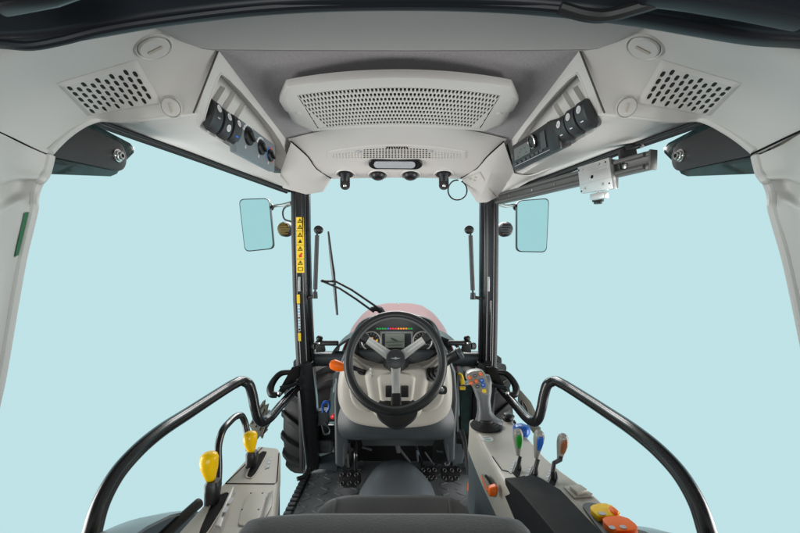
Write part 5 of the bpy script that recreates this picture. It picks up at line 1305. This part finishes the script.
# spool levers
cols = ((518, 442, 517, 470.5, GREEN, 'green', 1.06), (538, 444, 533.5, 475, BLUE, 'blue', 1.03), (561.5, 447.5, 553, 479.5, BROWN, 'brown', 1.02))
for (hx, hy, bx, by, m, nm, d) in cols:
    t = thing('hydraulic_lever', f'grey hydraulic lever with {nm} inlay standing on the control console', 'lever', Q(bx, by), 'colour-coded hydraulic levers')
    base = Q(bx, by)
    mb = MB(); mb.prism([Q(bx+u, by+v, ZR+.0008) for u, v in ((-4, 3), (.5, -8), (3.5, -8), (4.5, -2), (2, 6), (-1, 6))], Vector((0, 0, .0012))); part('lever_slot', mb, DARK, t)
    hc = P(hx, hy, d); dn = P(hx+(0 if nm != 'green' else 2.5), hy+15, d)
    if nm == 'brown': pth = [base-Vector((0, 0, .02)), base+Vector((.0, 0, .018)), P(554, 463, d), P(560.5, 459.5, d), P(561, 456, d)]
    else: pth = [base-Vector((0, 0, .02)), base.lerp(dn, .5), dn]
    mb = MB(); mb.tube(pth, .0055, 10, smooth=False); part('lever_stem', mb, BLACKP, t)
    lean = Vector((-.10 if nm == 'green' else (.02 if nm == 'blue' else .03), -.30, 1)).normalized()
    s_ = XA-lean*XA.dot(lean); s_.normalize(); n_ = s_.cross(lean); n_ = n_ if n_.y < 0 else -n_
    rings = []
    for z, w, th in ((-.040, .0055, .006), (-.030, .0065, .007), (-.010, .0095, .010), (.012, .0125, .012), (.026, .0125, .0125), (.034, .0105, .011), (.0385, .006, .007)):
        rings.append([hc+lean*z+s_*u*w+n_*v*th for u, v in rrect(2, 2, .75, 4)])
    mb = MB(); mb.loft(rings); hd_ = part('lever_head', mb, LEVG, t)
    rings = []
    for z, w, th in ((-.010, .004, .0128), (-.002, .0062, .0150), (.014, .0080, .0168), (.027, .0078, .0160), (.032, .0055, .0140)):
        rings.append([hc+lean*z+s_*u*w+n_*(.004+(th-.004)*(v*.5+.5)) for u, v in rrect(2, 2, .6, 4)])
    mb = MB(); mb.loft(rings); part('colour_inlay', mb, m, hd_)
    pp_ = [Q(bx+u, by+v, ZR+.001) for u, v in ((-8.5, 1.5), (-4.0, -10), (-1.0, -9.5), (-5.5, 3))]
    mb = MB(); mb.prism(pp_, Vector((0, 0, .0012))); pp0 = part('position_plate', mb, GREYP, t)
    for k in range(4):
        c = (pp_[0]+pp_[3]).lerp(pp_[1]+pp_[2], .12+.25*k)/2+Vector((0, 0, .0012)); mb = MB(); mb.plate(c, rrect(.006, .004, .001), (XA, YA, ZA), .0005); part('position_mark', mb, WHITE, pp0)
# blue knob, black knob
kb = thing('blue_knob', 'bright blue knob standing on the console between joystick and green lever', 'knob', P(522, 434, 1.28))
c = P(521.5, 431, 1.27)
mb = MB(); rings = []
for z, k in ((-.028, .5), (-.016, .75), (-.006, .98), (.008, 1.0), (.016, .85), (.020, .5)):
    rings.append([c+Vector((.0265*k*math.cos(a)*(1+.05*math.cos(5*a)), .0265*k*math.sin(a)*(1+.05*math.cos(5*a)), z)) for a in [2*math.pi*i/40 for i in range(40)]])
mb.loft(rings); part('knob_cap', mb, BLUE, kb, ang=70)
mb = MB(); mb.tube([c-ZA*.06, c-ZA*.02], .012, 12); part('knob_stem', mb, BLACKP, kb)
kb = thing('black_knob', 'small black ribbed knob behind the joystick base', 'knob', P(508.5, 424, 1.38))
c = P(508.5, 418, 1.38)
mb = MB(); mb.lathe([(.010, -.03), (.012, -.016), (.018, -.012), (.018, -.002), (.013, .0), (.013, .004), (.019, .006), (.019, .012), (.013, .016), (0, .016)], c, Vector((.2, 0, 1)), 14); part('knob_body', mb, BLACKP, kb)

# joystick
js = thing('joystick', 'grey joystick with coloured push buttons on a black rubber boot', 'joystick', P(486, 430, 1.36))
jc = Q(486, 427)
mb = MB(); mb.lathe([(.050, .0), (.052, .006), (.047, .012), (.044, .010), (.040, .016), (.036, .014), (.032, .020), (.026, .018), (.022, .026)], jc, ZA, 32); part('rubber_boot', mb, BOOTM, js)
jd = 1.345
JG = mat('joystick_grey', (.125, .13, .137), .42, bump=.15)
def ring(x, y, d, wx, wy, rot=0): return [P(x, y, d)+XA*wx*u+YA*wy*v for u, v in rrect(2, 2, .8, 5)]
mb = MB(); mb.loft([ring(489, 424, jd-.01, .044, .030), ring(489, 421.5, jd-.01, .046, .032), ring(486.5, 418, jd-.01, .034, .028), ring(484.5, 411, jd-.005, .023, .022), ring(483.5, 400, jd, .022, .022), ring(482.5, 390, jd+.005, .030, .022), ring(481, 382, jd+.01, .036, .020), ring(479.5, 375, jd+.02, .034, .016)]); part('grip', mb, JG, js, ang=70)
ho = [(466, 374.5), (470, 371.8), (476, 370.8), (482, 370.5), (485, 372.8), (488.5, 384), (489.8, 392), (488.5, 395.5), (484, 395.3), (474, 388), (467.5, 382)]
def HP(x, y, off=0): return P(x, y, jd-.018+(y-383)*-.0022-off)
hpts = chaikin([HP(*p) for p in ho], 2)
hcn = sum(hpts, Vector())/len(hpts)
mb = MB(); mb.loft([[hcn+(p-hcn)*k+Vector((0, o_, 0)) for p in hpts] for k, o_ in ((.90, .045), (1.0, .025), (1.0, .004), (.96, 0), (.6, -.001))]); hd_ = part('button_head', mb, LEVG, js)
for (x, y, m, r_) in ((469.5, 377.6, ORANGE, .0055), (480.4, 374.2, ORANGE, .0055), (471, 383, ORANGE, .0055), (476.2, 381.3, ORANGE, .006), (475, 375.7, SLATED, .005), (477.4, 386.5, SLATED, .0055), (484.2, 391, YELLOWS, .006)):
    mb = MB(); mb.lathe([(r_*1.2, 0), (r_*1.1, .002), (r_, .004), (0, .0045)], HP(x, y, .001), Vector((0, -1, .3)), 16); bt_ = part('push_button', mb, m, hd_)
    if m in (ORANGE, SLATED): mb = MB(); mb.box(HP(x, y, .006), (.0045, .001, .0013)); part('button_mark', mb, WHITE, bt_)
for (x, y) in ((481.7, 380.5), (483.2, 385)):
    mb = MB(); mb.plate(HP(x, y, .001), rrect(.0145, .0135, .002), (XA, ZA, -YA), .005); bt_ = part('rocker_button', mb, BLUE, hd_, bevel=.0015); mb = MB(); mb.box(HP(x, y, .0065), (.005, .001, .0015)); part('button_mark', mb, WHITE, bt_)

# armrest
mb = MB(); secs = []
for y, lb_, lt, rt, rb in ((1.055, (.290, -.553), (.292, -.548), (.318, -.545), (.320, -.553)), (1.03, (.262, -.556), (.266, -.540), (.330, -.533), (.334, -.556)), (.98, (.255, -.560), (.260, -.522), (.345, -.517), (.350, -.560)), (.90, (.254, -.562), (.270, -.506), (.362, -.502), (.368, -.560)), (.75, (.256, -.562), (.287, -.495), (.374, -.494), (.384, -.558)), (.62, (.258, -.562), (.290, -.490), (.378, -.490), (.388, -.558)), (.50, (.258, -.562), (.290, -.490), (.378, -.490), (.388, -.558))):
    secs.append([V(x, y, z) for x, z in (lb_, lt, rt, rb)])
mb.loft(secs); ar = tag(mb.build('armrest', mat('black_armrest_vinyl', (.010, .010, .011), .6, bump=.10, bscale=700, var=.1, spec=.10), bevel=.008, seg=3), 'long black padded armrest lying on the control console', 'armrest')
# hand throttle in its slot on the inner face
ht = thing('hand_throttle', 'orange hand throttle in a curved slot on the inner console face', 'throttle lever', P(493, 492, 1.03))
def I(x, y, off=0.0): return hit_plane(x, y, V(.2435-off, 0, 0), Vector((1, 0, 0)))
g0 = chaikin([I(x, y, .006) for x, y in ((480.5, 474), (484.5, 474), (490, 481), (494, 492), (492, 497), (488, 495), (483, 485))], 2)
mb = MB(); mb.prism(g0, Vector((.006, 0, 0))); part('slot_plate', mb, LEVG, ht, bevel=.002)
mb = MB(); mb.tube([I(x, y, .008) for x, y in ((486, 476), (490, 481.5), (493, 489))], .004, 8); part('slot_gap', mb, DARK, ht)
mb = MB(); mb.tube([I(x, y, .0075) for x, y in ((481.5, 476.5), (484.5, 484), (487.5, 491))], .0022, 6); part('range_mark', mb, ORANGE, ht)
mb = MB(); mb.loft([[P(x, y, 1.0)+Vector((0, u*hw, v*hh)) for u, v in rrect(2, 2, .7, 4)] for x, y, hw, hh in ((497, 488.5, .007, .007), (495, 489.5, .013, .012), (491.5, 490.5, .013, .012), (489, 491, .011, .010), (488, 491.2, .006, .005))]); part('throttle_knob', mb, ORANGE, ht)
# orange knob on a bent black rod
ok = thing('orange_floor_lever', 'bent black rod with an orange knob between the console and the pedals', 'lever', P(472, 492, 1.55))
mb = MB(); mb.tube([P(461.5, 430, 1.66), P(465, 443, 1.62), P(467, 462, 1.58), P(470, 476, 1.56), P(472, 482, 1.55)], .009, 10); part('rod', mb, BLACKP, ok)
mb = MB(); mb.lathe([(.006, .036), (.014, .030), (.019, .012), (.019, -.008), (.012, -.026), (0, -.030)], P(472.5, 488, 1.54), ZA, 18); part('orange_knob', mb, ORANGE, ok)
# switches behind the levers
mb = MB(); mb.prism([Q(x, y, ZR+.0006) for x, y in ((563.5, 487.5), (578, 486.5), (593, 495), (592, 497.5), (574, 499))], Vector((0, 0, .004))); fs_ = part('flip_socket', mb, TRIMD, rc, bevel=.002)
mb = MB(); mb.prism([Q(x, y, ZR+.004) for x, y in ((569, 489), (580, 488), (588, 493.5), (577, 496.5))], Vector((0, 0, .010))); part('flip_cover', mb, TRIMD, fs_, bevel=.003)
def keypad(q, z0, h, m, lab, name='console_switch'):
    t = thing(name, lab, 'switch', Q(*q[0]), None)
    mb = MB(); mb.prism(chaikin([Q(x, y, z0) for x, y in q], 1), Vector((0, 0, h))); return t, part('switch_cap', mb, m, t, bevel=.0035, seg=3)
mb = MB(); mb.prism(chaikin([Q(x, y, ZR+.0006) for x, y in ((581, 505), (597, 505), (606, 511), (598, 512), (612, 523), (640, 545), (612, 548), (586, 514))], 2), Vector((0, 0, .006))); part('switch_bezel', mb, SLATED, rc, bevel=.002)
t, k1 = keypad([(588.5, 513), (594, 509), (609, 508.3), (621, 518), (619, 521), (602, 523), (597, 522)], ZR+.005, .013, YELLOW, 'yellow square switch with orange corner tab on the control console')
mb = MB(); mb.plate(Q(602, 513.5, ZR+.0185), rrect(.015, .010, .004), (XA, YA, ZA), .0008); part('switch_mark', mb, GREYP, k1)
mb = MB(); mb.prism(chaikin([Q(x, y, ZR+.016) for x, y in ((608, 508), (613, 509), (619, 514), (617.5, 516), (612, 515))], 1), Vector((0, 0, .006))); part('orange_tab', mb, ORANGE, k1, bevel=.002)
t, k2 = keypad([(601, 526), (607, 522.5), (625, 522), (639, 533), (636, 537), (616, 538), (611, 536)], ZR+.005, .014, ORANGE, 'orange square switch with two grey symbols next to the yellow switch')
for x, y in ((612, 527.5), (623, 527)):
    mb = MB(); mb.plate(Q(x, y, ZR+.0195), rrect(.012, .010, .004), (XA, YA, ZA), .0008); part('switch_mark', mb, GREYP, k2)
t, k3 = keypad([(616, 541), (640, 540), (652, 550), (628, 552)], ZR+.005, .014, ORANGE, 'plain orange switch at the lower edge behind the two-symbol switch')
# ================================================================== CAMERA, LIGHT
cam = bpy.data.objects.new('camera', bpy.data.cameras.new('camera')); C.objects.link(cam)
cam.location = EYE; cam.rotation_euler = (R(90), 0, 0)
cam.data.lens = 18.0; cam.data.sensor_width = 36.0; cam.data.clip_start = .02; cam.data.clip_end = 200
sc = bpy.context.scene; sc.camera = cam
w = bpy.data.worlds.new('World'); sc.world = w; w.use_nodes = True
# cyan backdrop ahead, dimmed elsewhere to cut ambient; cyan band added behind for mirrors
nt = w.node_tree; tc = nt.nodes.new('ShaderNodeTexCoord'); sp = nt.nodes.new('ShaderNodeSeparateXYZ'); mr = nt.nodes.new('ShaderNodeMapRange'); mx = nt.nodes.new('ShaderNodeMix'); mx.data_type = 'RGBA'
nt.links.new(tc.outputs['Generated'], sp.inputs[0]); nt.links.new(sp.outputs['Y'], mr.inputs['Value'])
mr.inputs['From Min'].default_value = .05; mr.inputs['From Max'].default_value = .40
mx.inputs[6].default_value = (.05, .055, .06, 1); mx.inputs[7].default_value = (.521, .765, .797, 1)
hz = nt.nodes.new('ShaderNodeMath'); hz.operation = 'MULTIPLY_ADD'; hz.inputs[1].default_value = .45; hz.inputs[2].default_value = .20
ab = nt.nodes.new('ShaderNodeMath'); ab.operation = 'ABSOLUTE'; df = nt.nodes.new('ShaderNodeMath'); df.operation = 'SUBTRACT'
m2 = nt.nodes.new('ShaderNodeMapRange'); m2.inputs['From Min'].default_value = 0; m2.inputs['From Max'].default_value = .12
nt.links.new(mr.outputs['Result'], hz.inputs[0]); nt.links.new(sp.outputs['Z'], ab.inputs[0])
nt.links.new(hz.outputs[0], df.inputs[0]); nt.links.new(ab.outputs[0], df.inputs[1]); nt.links.new(df.outputs[0], m2.inputs['Value'])
nt.links.new(m2.outputs['Result'], mx.inputs[0]); nt.links.new(mx.outputs[2], nt.nodes['Background'].inputs['Color'])
bg = w.node_tree.nodes['Background']; bg.inputs['Strength'].default_value = 1.0
def area(name, loc, target, size, power, col=(1, .93, .88)):
    l = bpy.data.lights.new(name, 'AREA'); l.shape = 'RECTANGLE'; l.size, l.size_y = size; l.energy = power; l.color = col
    o = bpy.data.objects.new(name, l); C.objects.link(o); o.location = loc
    o.rotation_euler = (Vector(target)-Vector(loc)).to_track_quat('-Z', 'Y').to_euler(); return o
area('studio_softbox_rear', V(0, -1.7, -.45), V(0, 1.5, .25), (1.8, 1.0), 30, (1, .975, .955))
area('studio_softbox_left', V(-2.6, .95, -.5), V(0, 1.3, .4), (1.4, 2.2), 92, (1, .975, .955))
area('studio_softbox_right', V(2.6, .95, -.5), V(0, 1.3, .4), (1.4, 2.2), 92, (1, .975, .955))
area('studio_softbox_front', V(0, 4.4, 1.7), V(0, 1.6, -.5), (2.4, 1.2), 130, (1, .98, .96))
sc.view_settings.view_transform = 'Standard'; sc.view_settings.look = 'None'; sc.view_settings.exposure = 0; sc.view_settings.gamma = 1
sc.cycles.use_denoising = True; sc.cycles.max_bounces = 8; sc.cycles.diffuse_bounces = 5; sc.cycles.glossy_bounces = 4; sc.cycles.sample_clamp_indirect = 4
